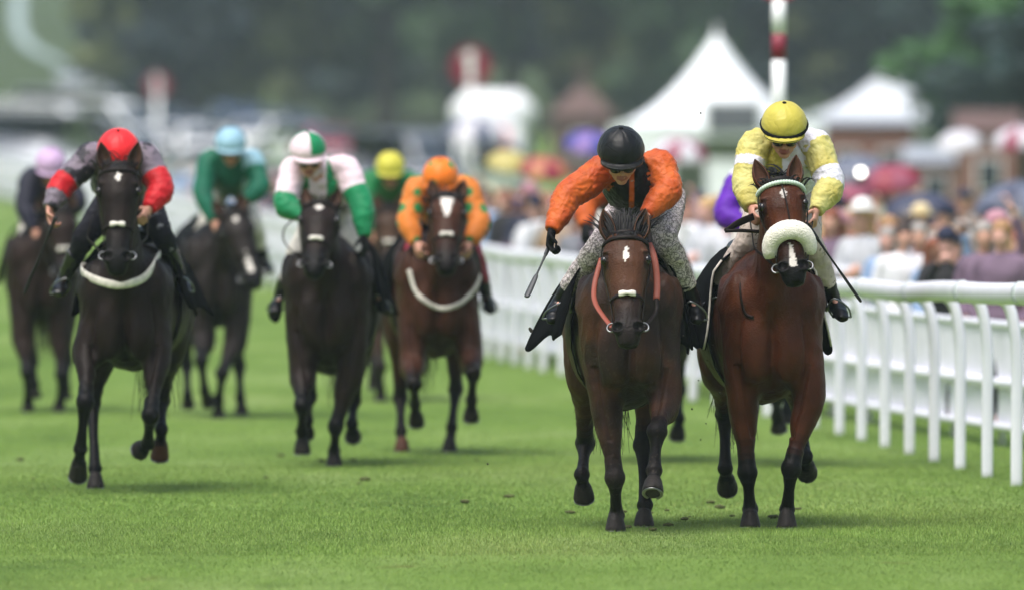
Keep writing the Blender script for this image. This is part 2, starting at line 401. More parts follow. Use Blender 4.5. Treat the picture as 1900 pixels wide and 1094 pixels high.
def leg_shape(mb, J, hind, cols, flat, seg=14, s=1.0):
    """J: [top, mid, knee, fetlock, hoof]"""
    top, el, kn, fe, ho = [V(j) for j in J]
    c_up, c_low, c_hoof = cols
    def T(*l): return l
    if hind:
        up1 = el.lerp(kn, .35); up2 = el.lerp(kn, .72)
        pts = [top, el, up1, up2, kn]; rad = [(.15, .2), (.115, .16), (.082, .11), (.052, .062), (.050, .062)]
    else:
        up1 = el.lerp(kn, .3); up2 = el.lerp(kn, .7)
        pts = [top, el, up1, up2, kn]; rad = [(.12, .17), (.096, .125), (.080, .095), (.050, .056), (.054, .056)]
    rad = [tuple(q * s for q in r) for r in rad]
    tube(mb, pts, rad, part=('legup', c_up, c_low), seg=seg)
    c1 = kn.lerp(fe, .25); c2 = kn.lerp(fe, .65)
    kd = (kn - el).normalized(); kd2 = (fe - kn).normalized()
    tube(mb, [kn - kd * .05, kn, kn + kd2 * .045, c1.lerp(c2, .4), c2, fe - kd2 * .03, fe, fe + (ho - fe).normalized() * .03],
         [(.046 * s, .05 * s), (.060 * s, .060 * s), (.045 * s, .046 * s), (.032 * s, .038 * s), (.032 * s, .038 * s), (.038 * s, .043 * s), (.048 * s, .050 * s), (.037 * s, .037 * s)], part=('leglow', c_low, c_low), seg=seg)
    # pastern and hoof
    d = (ho - fe); dl = d.length; d.normalize()
    co = fe.lerp(ho, .45)
    tube(mb, [fe, fe.lerp(co, .6), co], [(.038 * s, .038 * s), (.035 * s, .036 * s), (.042 * s, .045 * s)], part=('leglow', c_low, c_low), seg=seg)
    if flat:
        e = V((ho.x, ho.y, 0.0)) ; top_ = V((ho.x, ho.y + .012, .068))
        tube(mb, [top_ + V((0, .012, .012)), top_, e + V((0, 0, .01)), e], [(.041, .045), (.046, .05), (.060, .064), (.060, .064)], part=('hoof', c_hoof, c_hoof), seg=seg, sub=3, ends=True, linear=True)
    else:
        tube(mb, [co - d * .01, co, ho - d * .012, ho], [(.04, .042), (.046, .05), (.062, .066), (.060, .064)], part=('hoof', c_hoof, c_hoof), seg=seg, sub=3, linear=True)

def strand_mesh(mb, root, tip, width, bend, n=5):
    root, tip = V(root), V(tip); side = (tip - root).cross(V((0, 1, 0.001)))
    if side.length < 1e-5: side = V((1, 0, 0))
    side.normalize(); vs = []
    for i in range(n + 1):
        t = i / n; c = root.lerp(tip, t) + V(bend) * math.sin(math.pi * t) ; w_ = width * (1 - t * .85) * (.5 + .5 * min(1, t * 4)) / 2
        vs += [c - side * w_, c + V((0, -w_ * .6, 0)), c + side * w_]
    fs = []
    for i in range(n):
        for k in range(2): fs.append((i * 3 + k, i * 3 + k + 1, i * 3 + 3 + k + 1, i * 3 + 3 + k))
    mb.add(vs, fs)

def horse(key, cx, Y0, label, poll, muz, legs, coat, low, face_mark=None, trail=0.0, vox=.013, bottom=.70, width=1.0, tack=None,
          ears=((-1, .9), (1, .9)), mane_up=0.0, hooves=None, hoofcol=None, tail_show=0, mud=None, group="racehorses galloping up the course"):
    C = Ctx(cx, Y0); root = empty("horse", C.root, label, "horse", group)
    P3 = lambda q: C.p(*q)
    hf = HeadFrame(P3(poll), P3(muz)); k = hf.k
    mb = MB(); W = width
    sh = lambda y: trail * max(0, y) / 1.5
    up, lo = coat, low
    # torso: y, centre height, half width, half height
    tor = [(-.13, 1.10, .10, .15), (-.08, 1.10, .19, .25), (.02, 1.12, .235, .34), (.16, 1.14, .262, .40), (.34, 1.13, .275, .41), (.6, 1.12, .30, .40),
           (.95, 1.13, .315, .385), (1.2, 1.18, .30, .345), (1.42, 1.22, .295, .31), (1.62, 1.23, .26, .26), (1.78, 1.22, .19, .20), (1.86, 1.21, .10, .12)]
    dz = bottom - .72
    tube(mb, [(sh(y), y, z + dz * .5) for y, z, a, b in tor], [(a * W, b - dz * .5) for y, z, a, b in tor], part=('torso', up, up), seg=28, sub=3)
    # pectorals, shoulder, haunch muscles
    for s_ in (-1, 1):
        ball(mb, (s_ * .11 * W, -.045, 1.0), (.10, .10, .20), ('torso', up, up))
        ball(mb, (s_ * .085 * W, -.085, .96), (.075, .07, .16), ('torso', up, up))
        tube(mb, [(s_ * .24 * W, .22, 1.38), (s_ * .245 * W, .08, 1.22), (s_ * .17 * W, -.06, 1.04)], [.05, .062, .05], part=('torso', up, up), seg=10)
        ball(mb, (s_ * .2 * W, .1, 1.14), (.085, .17, .30), ('torso', up, up), ax=(V((1, 0, 0)), V((0, .94, .34)), V((0, -.34, .94))))
        ball(mb, (sh(1.4) + s_ * .185 * W, 1.42, 1.16), (.13, .26, .27), ('torso', up, up))
    # neck
    nb = V((0, .12, 1.22)); pk = hf.pt(.02, 0, -.07)
    m1 = nb.lerp(pk, .35) + V((0, 0, .03)); m2 = nb.lerp(pk, .72) + V((0, 0, .03))
    tube(mb, [nb + V((0, .16, 0)), nb, m1, m2, pk], [(.19, .30), (.155, .28), (.11, .205), (.085, .15), (.075, .105)], part=('neck', up, up), seg=18)
    # head
    pts = []; rad = []
    for t, hw, c, hh in HEAD: pts.append(hf.pt(t, 0, c)); rad.append((hw, hh))
    tube(mb, pts, rad, part=('head', up, lo), ref=hf.x, seg=24, sub=3, power=2.35)
    for s_ in (-1, 1):
        ball(mb, hf.pt(.235, s_ * .103, .012), (.034, .038, .045), ('head', up, up), ax=(hf.x, hf.w, hf.a))           # orbit
        ball(mb, hf.pt(.185, s_ * .088, .046), (.040, .020, .020), ('head', up, up), ax=(hf.x, hf.w, hf.a))             # brow
        tube(mb, [hf.pt(.27, s_ * .085, .045), hf.pt(.42, s_ * .075, .02), hf.pt(.56, s_ * .068, .0)], [.016, .014, .010], part=('head', up, lo), seg=8)  # cheek ridge
        ball(mb, hf.pt(.36, s_ * .082, -.10), (.034, .07, .085), ('head', up, up), ax=(hf.x, hf.w, hf.a))             # cheek
        ball(mb, hf.pt(.88, s_ * .052, .022), (.040, .032, .044), ('muz', lo, lo), ax=(hf.x, hf.w, hf.a))              # nostril
    ball(mb, hf.pt(.99, 0, -.028), (.045, .034, .03), ('muz', lo, lo), ax=(hf.x, hf.w, hf.a))
    ball(mb, hf.pt(.96, 0, -.068), (.036, .026, .026), ('muz', lo, lo), ax=(hf.x, hf.w, hf.a))                         # chin
    # legs (order FL FR HL HR in the picture)
    LJ = []
    for i, lg in enumerate(legs):
        s_ = -1 if i % 2 == 0 else 1; hind = i > 1; flat = lg[-1] == 'flat'; q = [P3(j) for j in lg[:-1]] if lg[-1] in ('flat', 'air') else [P3(j) for j in lg]
        if hind:
            top = V((sh(1.4) + s_ * .15 * W, 1.42, 1.22)); 
            if len(q) == 3: q = [V((lerp(sh(1.3) + s_ * .19 * W, q[0].x, .35), 1.22, .90))] + q
        else:
            top = V((s_ * .165 * W, .10, 1.06))
        J = [top] + q; LJ.append((J, flat))
        hc = (hoofcol or {}).get(i, lin(40, 36, 34))
        leg_shape(mb, J, hind, (up, lo if not hind else lo, hc), flat)
    me, tags = remesh(mb, vox, 5 if vox < .014 else 3)
    soft = [1.0 if (t and (t[0][0] if isinstance(t[0], tuple) else t[0]) in ('torso', 'neck') or (t and isinstance(t[0], tuple) and t[0][0] == 'legup' and t[1] < .8)) else 0.0 for t in tags]
    soft = [0.0 if (isinstance(t[0], tuple) and t[0][0] == 'head') else q for t, q in zip(tags, soft)]
    relax(me, soft, int(.55 / vox) if vox < .012 else int(.1 / vox))
    def muscle(i, c):
        if not soft[i]: return .0022 * noise.noise(V((c.x * 45, c.y * 45, c.z * 14)))
        d = .008 * noise.noise(V((c.x * 7, c.y * 5, c.z * 5))) + .003 * (1 - abs(noise.noise(V((c.x * 16, c.y * 12, c.z * 9)))) * 3)
        if c.y < .1 and .70 < c.z < 1.25:
            ax = abs(c.x); zz = math.sin(math.pi * (c.z - .70) / .55)
            d -= .034 * zz * math.exp(-(c.x / .022) ** 2) + .022 * zz * math.exp(-((ax - .165 - .03 * math.sin(c.z * 8)) / .018) ** 2)
            d += .014 * zz * math.exp(-((ax - .09) / .05) ** 2)
        if c.y < .3 and .5 < c.z < .9 and abs(c.x) > .08: d -= .014 * math.exp(-((abs(c.x) - .155 - .25 * (c.z - .7)) / .014) ** 2)
        return d
    displace(me, muscle)
    # carve nostrils and eye hollows, colour by region
    n = len(me.vertices); co = np.empty(n * 3); me.vertices.foreach_get("co", co); co = co.reshape(-1, 3)
    A = np.array(hf.a); X = np.array(hf.x); Wv = np.array(hf.w); rel = co - np.array(hf.P)
    ht = rel @ A / hf.L; hx = rel @ X; hw_ = rel @ Wv
    cols = []
    mark = face_mark
    isH = [t is not None and t[0] is not None and (t[0] == 'muz' or t[0][0] in ('head', 'muz')) for t in tags]
    for s_ in (-1, 1):
        c = np.array(hf.pt(.885, s_ * .058, .048)); d = np.linalg.norm((co - c) * 1.0, axis=1)
        f = np.clip(1 - (d / .030) ** 2, 0, 1); co -= (np.outer(f * .032, Wv) - np.outer(f * .006 * s_, X) * 0)
    for i in range(n):
        tg = tags[i]; x, y, z = co[i]
        if tg is None: cols.append(up); continue
        if isinstance(tg[0], tuple): kind, c1, c2 = tg[0]; t = tg[1]
        else: kind, c1, c2 = tg; t = 0
        if kind == 'legup': c = lerpc(c1, c2, (t - .62) / .25)
        elif kind == 'torso':
            c = c1
        elif kind == 'head' or kind == 'muz':
            c = lerpc(up, lo, (ht[i] - .60) / .25)
            if abs(ht[i] - .26) < .07 and abs(hx[i]) > .095: c = lerpc(c, lo, .7)
            for s_ in (-1, 1):
                dd = math.hypot((ht[i] - .885) * hf.L, hx[i] - s_ * .058)
                if dd < .026 and hw_[i] > -.03: c = (.004, .003, .003, 1)
            if hw_[i] > -.01 and mark:
                for kind_, t0, t1, wd, xo in mark:
                    if t0 <= ht[i] <= t1:
                        u = (ht[i] - t0) / (t1 - t0)
                        prof = ((1 - abs(2 * u - 1)) ** .7 if kind_ == 'star' else ((1 - u) ** 1.1 * .8 + .28 if kind_ == 'blaze' else .4 + .6 * u))
                        if abs(hx[i] - xo + .012 * noise.noise(V((x * 70, y * 70, z * 70)))) < wd * prof: c = lin(225, 218, 210, .85)
        else: c = c1
        if mud and kind in ('torso', 'neck', 'legup', 'leglow', 'head') and y < .6:
            g_ = noise.fractal(V((x * 5, y * 4, z * 4)), 1, 2, 3) + ((1.0 - abs(x) / .3) * .45 + .35) * (kind == 'torso') + .25 * (kind == 'legup') + (.35 if kind == 'head' and ht[i] > .62 else 0) - (.4 if kind == 'head' and ht[i] < .6 else 0)
            c = lerpc(c, mud, max(0, min(.85, g_ + .1)))  # mud film mixed with painted shade: darkens chest, upper legs and muzzle
            if noise.noise(V((x * 95, y * 80, z * 95))) > .5 and y < .25 and z < 1.0 and kind != 'head': c = lerpc(c, lin(96, 84, 74, .6), .5)
        cols.append(c)
    me.vertices.foreach_set("co", co.ravel())
    # extra pieces of the same body: eyes, ears
    ex = MB()
    for s_ in (-1, 1):
        ball(ex, hf.pt(.245, s_ * .117, .026), (.021, .024, .026), 'eye', ax=(hf.x, hf.w, hf.a), nu=12, nv=8)
    for s_, lift in ears:
        base = hf.pt(.0, s_ * .076, -.03); dirv = (-hf.a * .9 + hf.x * s_ * .26 + hf.w * (.15 if lift > .5 else -.5)).normalized()
        sd = (hf.x * 1.0 - dirv * hf.x.dot(dirv)).normalized(); fr = dirv.cross(sd).normalized()
        if fr.dot(hf.w) < 0: fr = -fr
        Le = .185; m_ = 9; na = 9; prof = [.026, .040, .047, .049, .046, .040, .030, .018, .003]
        outer = []; inner = []
        for j in range(m_):
            t = j / (m_ - 1); c = base + dirv * Le * t - fr * .006 * t + sd * (-s_) * .012 * t * t
            for a in range(na):
                th = lerp(-125, 125, a / (na - 1)); r = prof[j]
                o_ = -fr * math.cos(R(th)) + sd * math.sin(R(th)); outer.append(c + V(o_) * r); inner.append(c + V(o_) * max(r - .006, .001) + fr * .001)
        o0 = len(outer); fs = []
        for j in range(m_ - 1):
            for a in range(na - 1):
                q = (j * na + a, j * na + a + 1, (j + 1) * na + a + 1, (j + 1) * na + a)
                fs.append(q); fs.append(tuple(reversed([i + o0 for i in q])))
            for a in (0, na - 1): fs.append((j * na + a, (j + 1) * na + a, (j + 1) * na + a + o0, j * na + a + o0))
        ex.add(outer + inner, fs, ['ear'] * o0 + ['earin'] * o0)
    me = merge_extra(me, ex, cols, {'ear': lerpc(up, lo, .1), 'earin': lerpc(up, lin(118, 88, 72), .45), 'eye': (.01, .01, .01, 1)})
    body = link("body", me, [M['coat'], M['eye']], root)
    # mane: crest, forelock
    mn = MB(); rr = random.Random(cx)
    for i in range(150):
        t = rr.random(); b = nb.lerp(pk, t) + V((rr.uniform(-.025, .025), 0, .0)); b.z += lerp(.27, .11, t); b += V((0, .05 * (1 - t), 0))
        s2 = rr.choice((-1, 1)); strand_mesh(mn, b, b + V((s2 * rr.uniform(.02, .10), rr.uniform(.04, .14), rr.uniform(-.08, .05) + mane_up * rr.random())), rr.uniform(.008, .018), (0, 0, .02 + mane_up * .3))
    top = hf.pt(-.04, 0, 0)
    for i in range(190):
        xo = rr.gauss(0, .042); b = hf.pt(-.03, xo, -.045 + rr.uniform(-.04, .03))
        if mane_up: tip = b + V((xo * .9 + rr.gauss(0, .03), .08, rr.uniform(.0, .10) + mane_up * .6))
        else: tip = b + V((xo * .5 + rr.gauss(0, .015), .05, rr.uniform(-.02, .05)))
        strand_mesh(mn, b, tip, rr.uniform(.010, .02), (0, -.01, .02))
        if i % 3 == 0:
            b2 = hf.pt(-.03, xo * .6, .02); strand_mesh(mn, b2, hf.pt(.03 + rr.random() * .06, xo * .6, .075), .014, tuple(hf.w * .015))
    build(mn, "mane", M['hair'], root)
    # tail
    tl = MB(); tb = V((sh(1.85), 1.84, 1.30 + dz * .5))
    for i in range(220):
        a = rr.gauss(0, .035); q = rr.random()
        tip = tb + V((a * 1.5 + rr.gauss(0, .025) + trail * .1, .30 + rr.uniform(-.05, .2), -rr.uniform(.40, .92)))
        strand_mesh(tl, tb + V((a * .6, rr.uniform(-.03, .05), rr.uniform(-.05, .03))), tip, rr.uniform(.008, .016), (rr.gauss(0, .03), .12, .03), 7)
    build(tl, "tail", M['hair'], root)
    # shoes
    for (J, flat), i in zip(LJ, range(4)):
        fe, ho = V(J[-2]), V(J[-1]); d = (ho - fe).normalized()
        s5 = MB()
        if flat: ctr = V((ho.x, ho.y, .004)); nrm = V((0, 0, 1))
        else: ctr = ho + d * .003; nrm = -d
        ax = (V((1, 0, 0)) - nrm * nrm.x).normalized(); ay = nrm.cross(ax)
        if ay.y > 0: ay = -ay
        path = [ctr + ax * .05 * math.sin(R(a)) + ay * .054 * math.cos(R(a)) for a in range(-150, 151, 20)]
        tube(s5, path, [(.009, .005)] * len(path), ref=nrm.cross(V((.3, .2, 1))) if abs(nrm.z) < .9 else (1, 0, 0), seg=6, sub=1)
        build(s5, "horseshoe", M['metal'], root)
    # ---------------- tack
    tk = dict(nose='white', brow='leather', rein=True, breast=None, cloth=((-.36, 1.05, .1), (.36, 1.05, .1)), clothcol='black_cloth')
    tk.update(tack or {})
    def strap(path, w_, th, name, m, par=root, ref=None, sub=3, seg=8):
        b_ = MB(); tube(b_, path, [(w_, th)] * len(path), ref=ref or tuple(hf.a), seg=seg, sub=sub); return build(b_, name, m, par)
    br = strap([hf.surf(-.01, a, .006) for a in range(-100, 101, 20)], .011, .004, "bridle", M['leather'])
    if tk['brow'] == 'beads':
        b_ = MB()
        path = [hf.surf(.065, a, .014) for a in range(-84, 85, 7)]
        for i, q in enumerate(path): ball(b_, q, .0135, nu=8, nv=6)
        tube(b_, path, [(.011, .007)] * len(path), ref=tuple(hf.a), seg=8, sub=1)
        build(b_, "browband", mat("pale_green_browband", lin(188, 206, 190), .5), br)
    else:
        strap([hf.surf(.07, a, .010) for a in range(-84, 85, 12)], .012, .006, "browband", M['leather'], br)
    for s_ in (-1, 1):
        strap([hf.surf(t, s_ * a, .008) for t, a in ((0, 88), (.12, 84), (.3, 88), (.5, 84), (.66, 84), (.80, 86))], .009, .004, "cheekpiece", M['leather'], br, ref=(0, 1, 0))
    if tk['nose'] == 'sheepskin':
        b_ = MB(); path = [hf.surf(.56 + .13 * (abs(a) / 104) ** 2, a, .026) for a in range(-104, 105, 16)]
        tube(b_, path, [.040] + [(.058, .046)] * (len(path) - 2) + [.040], ref=tuple(hf.a), seg=16, sub=3)
        me_, _ = remesh(b_, .008, 3)
        displace(me_, lambda i, c: .0025 * noise.noise(c * 110))
        link("sheepskin_noseband", me_, M['fleece'], br)
    else:
        strap([hf.surf(.60, a, .008) for a in range(-150, 151, 20)], .011, .004, "noseband", M['leather'], br)
        if tk['nose'] == 'white':
            b_ = MB(); path = [hf.surf(.595, a, .016) for a in range(-26, 27, 13)]
            tube(b_, path, [(.017, .010), (.019, .013), (.011, .011), (.019, .013), (.017, .010)], ref=tuple(hf.a), seg=10, sub=2)
            build(b_, "noseband_pad", M['white_strap'], br)
    bits = []
    for s_ in (-1, 1):
        c = hf.surf(.84, s_ * 92, .012); bits.append(c); b_ = MB()
        tube(b_, [c + hf.a * .026 * math.cos(R(a)) + V((s_ * .25, -1, 0)).cross(hf.a).normalized() * .026 * math.sin(R(a)) + hf.x * s_ * .003 for a in range(0, 361, 24)], [.005] * 16, seg=6, sub=1, ref=(.2, 1, .1))
        build(b_, "bit_ring", M['metal'], br)
    # saddle, girth, cloth
    b_ = MB()
    tube(b_, [(sh(.42), .42, 1.57), (sh(.5), .50, 1.56), (sh(.66), .66, 1.54), (sh(.84), .84, 1.56), (sh(.92), .92, 1.60)], [(.05, .03), (.14, .035), (.17, .03), (.16, .03), (.09, .02)], seg=16, power=2.5)
    for s_ in (-1, 1):
        tube(b_, [(s_ * .14 + sh(.6), .58, 1.52), (s_ * .27, .54, 1.36), (s_ * .315, .50, 1.20)], [(.10, .012), (.11, .012), (.06, .010)], ref=(0, 1, 0), seg=12)
    build(b_, "saddle", M['boot'], root)
    b_ = MB(); tube(b_, [(sh(.5) + .305 * W * math.sin(R(a)) , .50, 1.10 + dz * .5 + (.385 - dz * .5) * math.cos(R(a))) for a in range(40, 321, 20)], [(.05, .006)] * 15, ref=(0, 1, 0), seg=8, sub=1)
    build(b_, "girth", M['white_strap'] if tk.get('white_girth') else M['leather'], root)
    for s_, (ox, oz, flare) in zip((-1, 1), tk['cloth']):
        # cloth side: from spine over the barrel and down, waving
        nu_, nv_ = 13, 15; vs = []; rw = random.Random(int(cx) + s_)
        ph = rw.random() * 6
        for j in range(nv_):
            v = j / (nv_ - 1)
            for i in range(nu_):
                u = i / (nu_ - 1); y = lerp(.36, 1.0, u)
                if v < .36:
                    a = v / .36 * R(52); x = s_ * (.36 * W) * math.sin(a); z = 1.12 + .47 * math.cos(a)
                else:
                    q = (v - .36) / .64; x0 = s_ * .36 * W * math.sin(R(52)); z0 = 1.12 + .47 * math.cos(R(52)); oxu = lerp(s_ * .345 * W, ox, u ** .6); x = lerp(x0, oxu, q ** .75); z = lerp(z0, oz + .10 * (1 - u) * (abs(ox) > .45), q)
                    x += s_ * q * .03 * math.sin(u * 7 + ph + v * 3); z += .03 * q * math.sin(u * 9 + ph * 2); y += .04 * q * math.sin(v * 9 + ph) - flare * q * .5 * (1 - u)
                vs.append(V((x + sh(y), y, z)))
        th = V((0, 0, 0)); fs = []
        no = len(vs); inner = [p - V((s_ * .008, 0, .006)) for p in vs]
        for j in range(nv_ - 1):
            for i in range(nu_ - 1):
                q = (j * nu_ + i, j * nu_ + i + 1, (j + 1) * nu_ + i + 1, (j + 1) * nu_ + i); fs.append(q); fs.append(tuple(reversed([t + no for t in q])))
        for i in range(nu_ - 1):
            for j in (0, nv_ - 1): fs.append((j * nu_ + i, j * nu_ + i + 1, j * nu_ + i + 1 + no, j * nu_ + i + no))
        for j in range(nv_ - 1):
            for i in (0, nu_ - 1): fs.append((j * nu_ + i, (j + 1) * nu_ + i, (j + 1) * nu_ + i + no, j * nu_ + i + no))
        b_ = MB(); b_.add(vs + inner, fs); build(b_, "saddle_cloth", M[tk['clothcol']], root)
        if tk.get('piping'):
            edge = [vs[j * nu_] + V((s_ * .004, -.006, 0)) for j in range(4, nv_)]
            b_ = MB(); tube(b_, edge, [.006] * len(edge), seg=6, sub=1); build(b_, "cloth_piping", M['white_strap'], root)
    if tk['breast']:
        pth = conform([P3(q) for q in tk['breast']], me)
        b_ = MB(); tube(b_, pth, [(tk.get('bw', .016), .008)] * len(pth), ref=(0, 0, 1), seg=10, sub=2); build(b_, "breastplate", M['white_strap'], root)
    return C, root, hf, bits

# ------------------------------------------------------------------ people
def hand(mb, wr, d, n, side, curl=60, s=1.0, t='skin', fingers=True):
    """palm with four fingers and a thumb; d = direction out of the wrist, n = palm normal, side = thumb side"""
    d = V(d).normalized(); n = V(n); n = (n - d * n.dot(d)).normalized(); l = d.cross(n) * side; wr = V(wr)
    tube(mb, [wr - d * .02, wr, wr + d * .045 * s, wr + d * .088 * s], [(.026 * s, .02 * s), (.028 * s, .019 * s), (.041 * s, .017 * s), (.040 * s, .013 * s)], t, ref=tuple(l), seg=12, sub=2)
    if not fingers: return
    for k, (o, ln) in enumerate(((.030, .9), (.010, 1.0), (-.010, .95), (-.030, .75))):
        b = wr + d * .082 * s + l * o * s; pts = [b - d * .01]; ang = 0; q = b
        for m, sg in enumerate((.042, .027, .021)):
            ang += R(curl * (.55 if m == 0 else 1.0) + k * 3); q = q + (d * math.cos(ang) + n * math.sin(ang)) * sg * ln * s; pts.append(q)
        tube(mb, pts, [.0098 * s, .0095 * s, .0088 * s, .0075 * s], t, ref=tuple(l), seg=8, sub=2)
    b = wr + d * .022 * s + l * .026 * s + n * .006
    tube(mb, [b, b + (l * .8 + d * .6 + n * .3).normalized() * .032 * s, b + (l * .8 + d * .6 + n * .3).normalized() * .032 * s + (d * .8 + n * .8 - l * .1).normalized() * .03 * s,
              b + (l * .8 + d * .6 + n * .3).normalized() * .032 * s + (d * .8 + n * .8 - l * .25).normalized() * .052 * s], [.0125 * s, .0115 * s, .010 * s, .008 * s], t, seg=8, sub=2)

def head_shape(mb, c, U, F, s=1.0):
    """skull, jaw, nose, brow, mouth, ears around centre c (brain case); U up, F forward"""
    X = F.cross(U).normalized()
    A = (X, F, U); at = lambda x, f, u: c + X * x * s + F * f * s + U * u * s
    ball(mb, at(0, -.005, .02), (.075 * s, .095 * s, .09 * s), 'skin', A)
    ball(mb, at(0, .03, -.06), (.058 * s, .062 * s, .062 * s), 'skin', A)
    ball(mb, at(0, .062, -.105), (.03 * s, .026 * s, .02 * s), 'skin', A)                                   # chin
    tube(mb, [at(0, .085, -.01), at(0, .105, -.035), at(0, .108, -.048)], [.010 * s, .013 * s, .017 * s], 'skin', ref=tuple(X), seg=8)
    ball(mb, at(0, .086, -.078), (.026 * s, .012 * s, .010 * s), 'lip', A)
    for k in (-1, 1):
        ball(mb, at(k * .032, .08, .012), (.028 * s, .016 * s, .010 * s), 'skin', A)
        ball(mb, at(k * .045, .06, -.045), (.024 * s, .022 * s, .022 * s), 'skin', A)
        ball(mb, at(k * .076, -.01, -.02), (.010 * s, .018 * s, .030 * s), 'skin', A)
        ball(mb, at(k * .032, .076, -.008), (.015 * s, .012 * s, .009 * s), 'eye', A)

SKIN = lin(190, 138, 118); LIP = lin(150, 84, 78)
def helmet(name, c, U, F, cap, parent, scheme=None, size=1.0, band=None):
    X = F.cross(U).normalized(); nu_, nv_ = 48, 22; vs = []; cols = []; fs = []
    rx, rf, ru = .124 * size, .146 * size, .128 * size
    for j in range(nv_ + 1):
        ph = R(96) * j / nv_
        for i in range(nu_):
            th = 2 * math.pi * i / nu_
            r = 1 + .012 * noise.noise(V((math.cos(th) * 3, math.sin(th) * 3, ph * 4))) + .008 * noise.noise(V((math.cos(th) * 9, math.sin(th) * 9, ph * 9)))
            seam = min(abs((math.degrees(th) + 15) % 60), 60 - abs((math.degrees(th) + 15) % 60)); r -= .020 * max(0, 1 - seam / 6) * min(1, ph * 3); r += .010 * noise.noise(V((math.cos(th) * 2.2, math.sin(th) * 2.2 + 4, ph * 2)))
            sx = math.sin(ph); cz = math.cos(ph)
            if ph > R(88): sx *= 1 - (ph - R(88)) * .25
            p = c + X * rx * r * sx * math.cos(th) + F * rf * r * sx * math.sin(th) + U * ru * r * cz
            vs.append(p); cols.append(cap if not scheme else scheme(math.degrees(th) % 360, math.degrees(ph), p))
    for j in range(nv_):
        for i in range(nu_): fs.append((j * nu_ + i, (j + 1) * nu_ + i, (j + 1) * nu_ + (i + 1) % nu_, j * nu_ + (i + 1) % nu_))
    o = len(vs); mb = MB(); mb.add(vs, fs); 
    me = mesh_of(mb, name); set_col(me, cols); me_o = link("cap", me, M['cap'], parent)
    b_ = MB(); ball(b_, c + U * ru * 1.02, (.012, .012, .006), ax=(X, F, U), nu=10, nv=6); build(b_, "cap_button", M['glove'] if not band else band, me_o)
    # peak
    b_ = MB(); vs = []; fs = []; n = 15
    for lay, dz in ((0, .006), (1, -.004)):
        for i in range(n):
            a = R(lerp(28, 152, i / (n - 1)))
            for e in (0, 1):
                r = 1.0 + e * .12 * math.sin(math.pi * i / (n - 1)) ** .6
                vs.append(c + X * rx * r * math.cos(a) + F * rf * r * math.sin(a) + U * (-.012 + dz - e * .022))
    for i in range(n - 1):
        q = (i * 2, i * 2 + 1, i * 2 + 3, i * 2 + 2); fs.append(q); fs.append(tuple(reversed([t + n * 2 for t in q])))
        fs.append((i * 2 + 1, i * 2 + 3, i * 2 + 3 + n * 2, i * 2 + 1 + n * 2))
    b_.add(vs, fs); me = mesh_of(b_, "peak"); set_col(me, [cap if not scheme else scheme(90, 95, None)] * len(vs)); link("peak", me, M['cap'], me_o)
    if band:
        b_ = MB(); tube(b_, [c + X * rx * 1.0 * math.cos(R(a)) + F * rf * 1.0 * math.sin(R(a)) + U * (.002 - .018 * math.sin(R(a))) for a in range(0, 361, 15)], [(.012, .008)] * 25, ref=tuple(U), seg=8, sub=1)
        build(b_, "goggle_band", band, me_o)

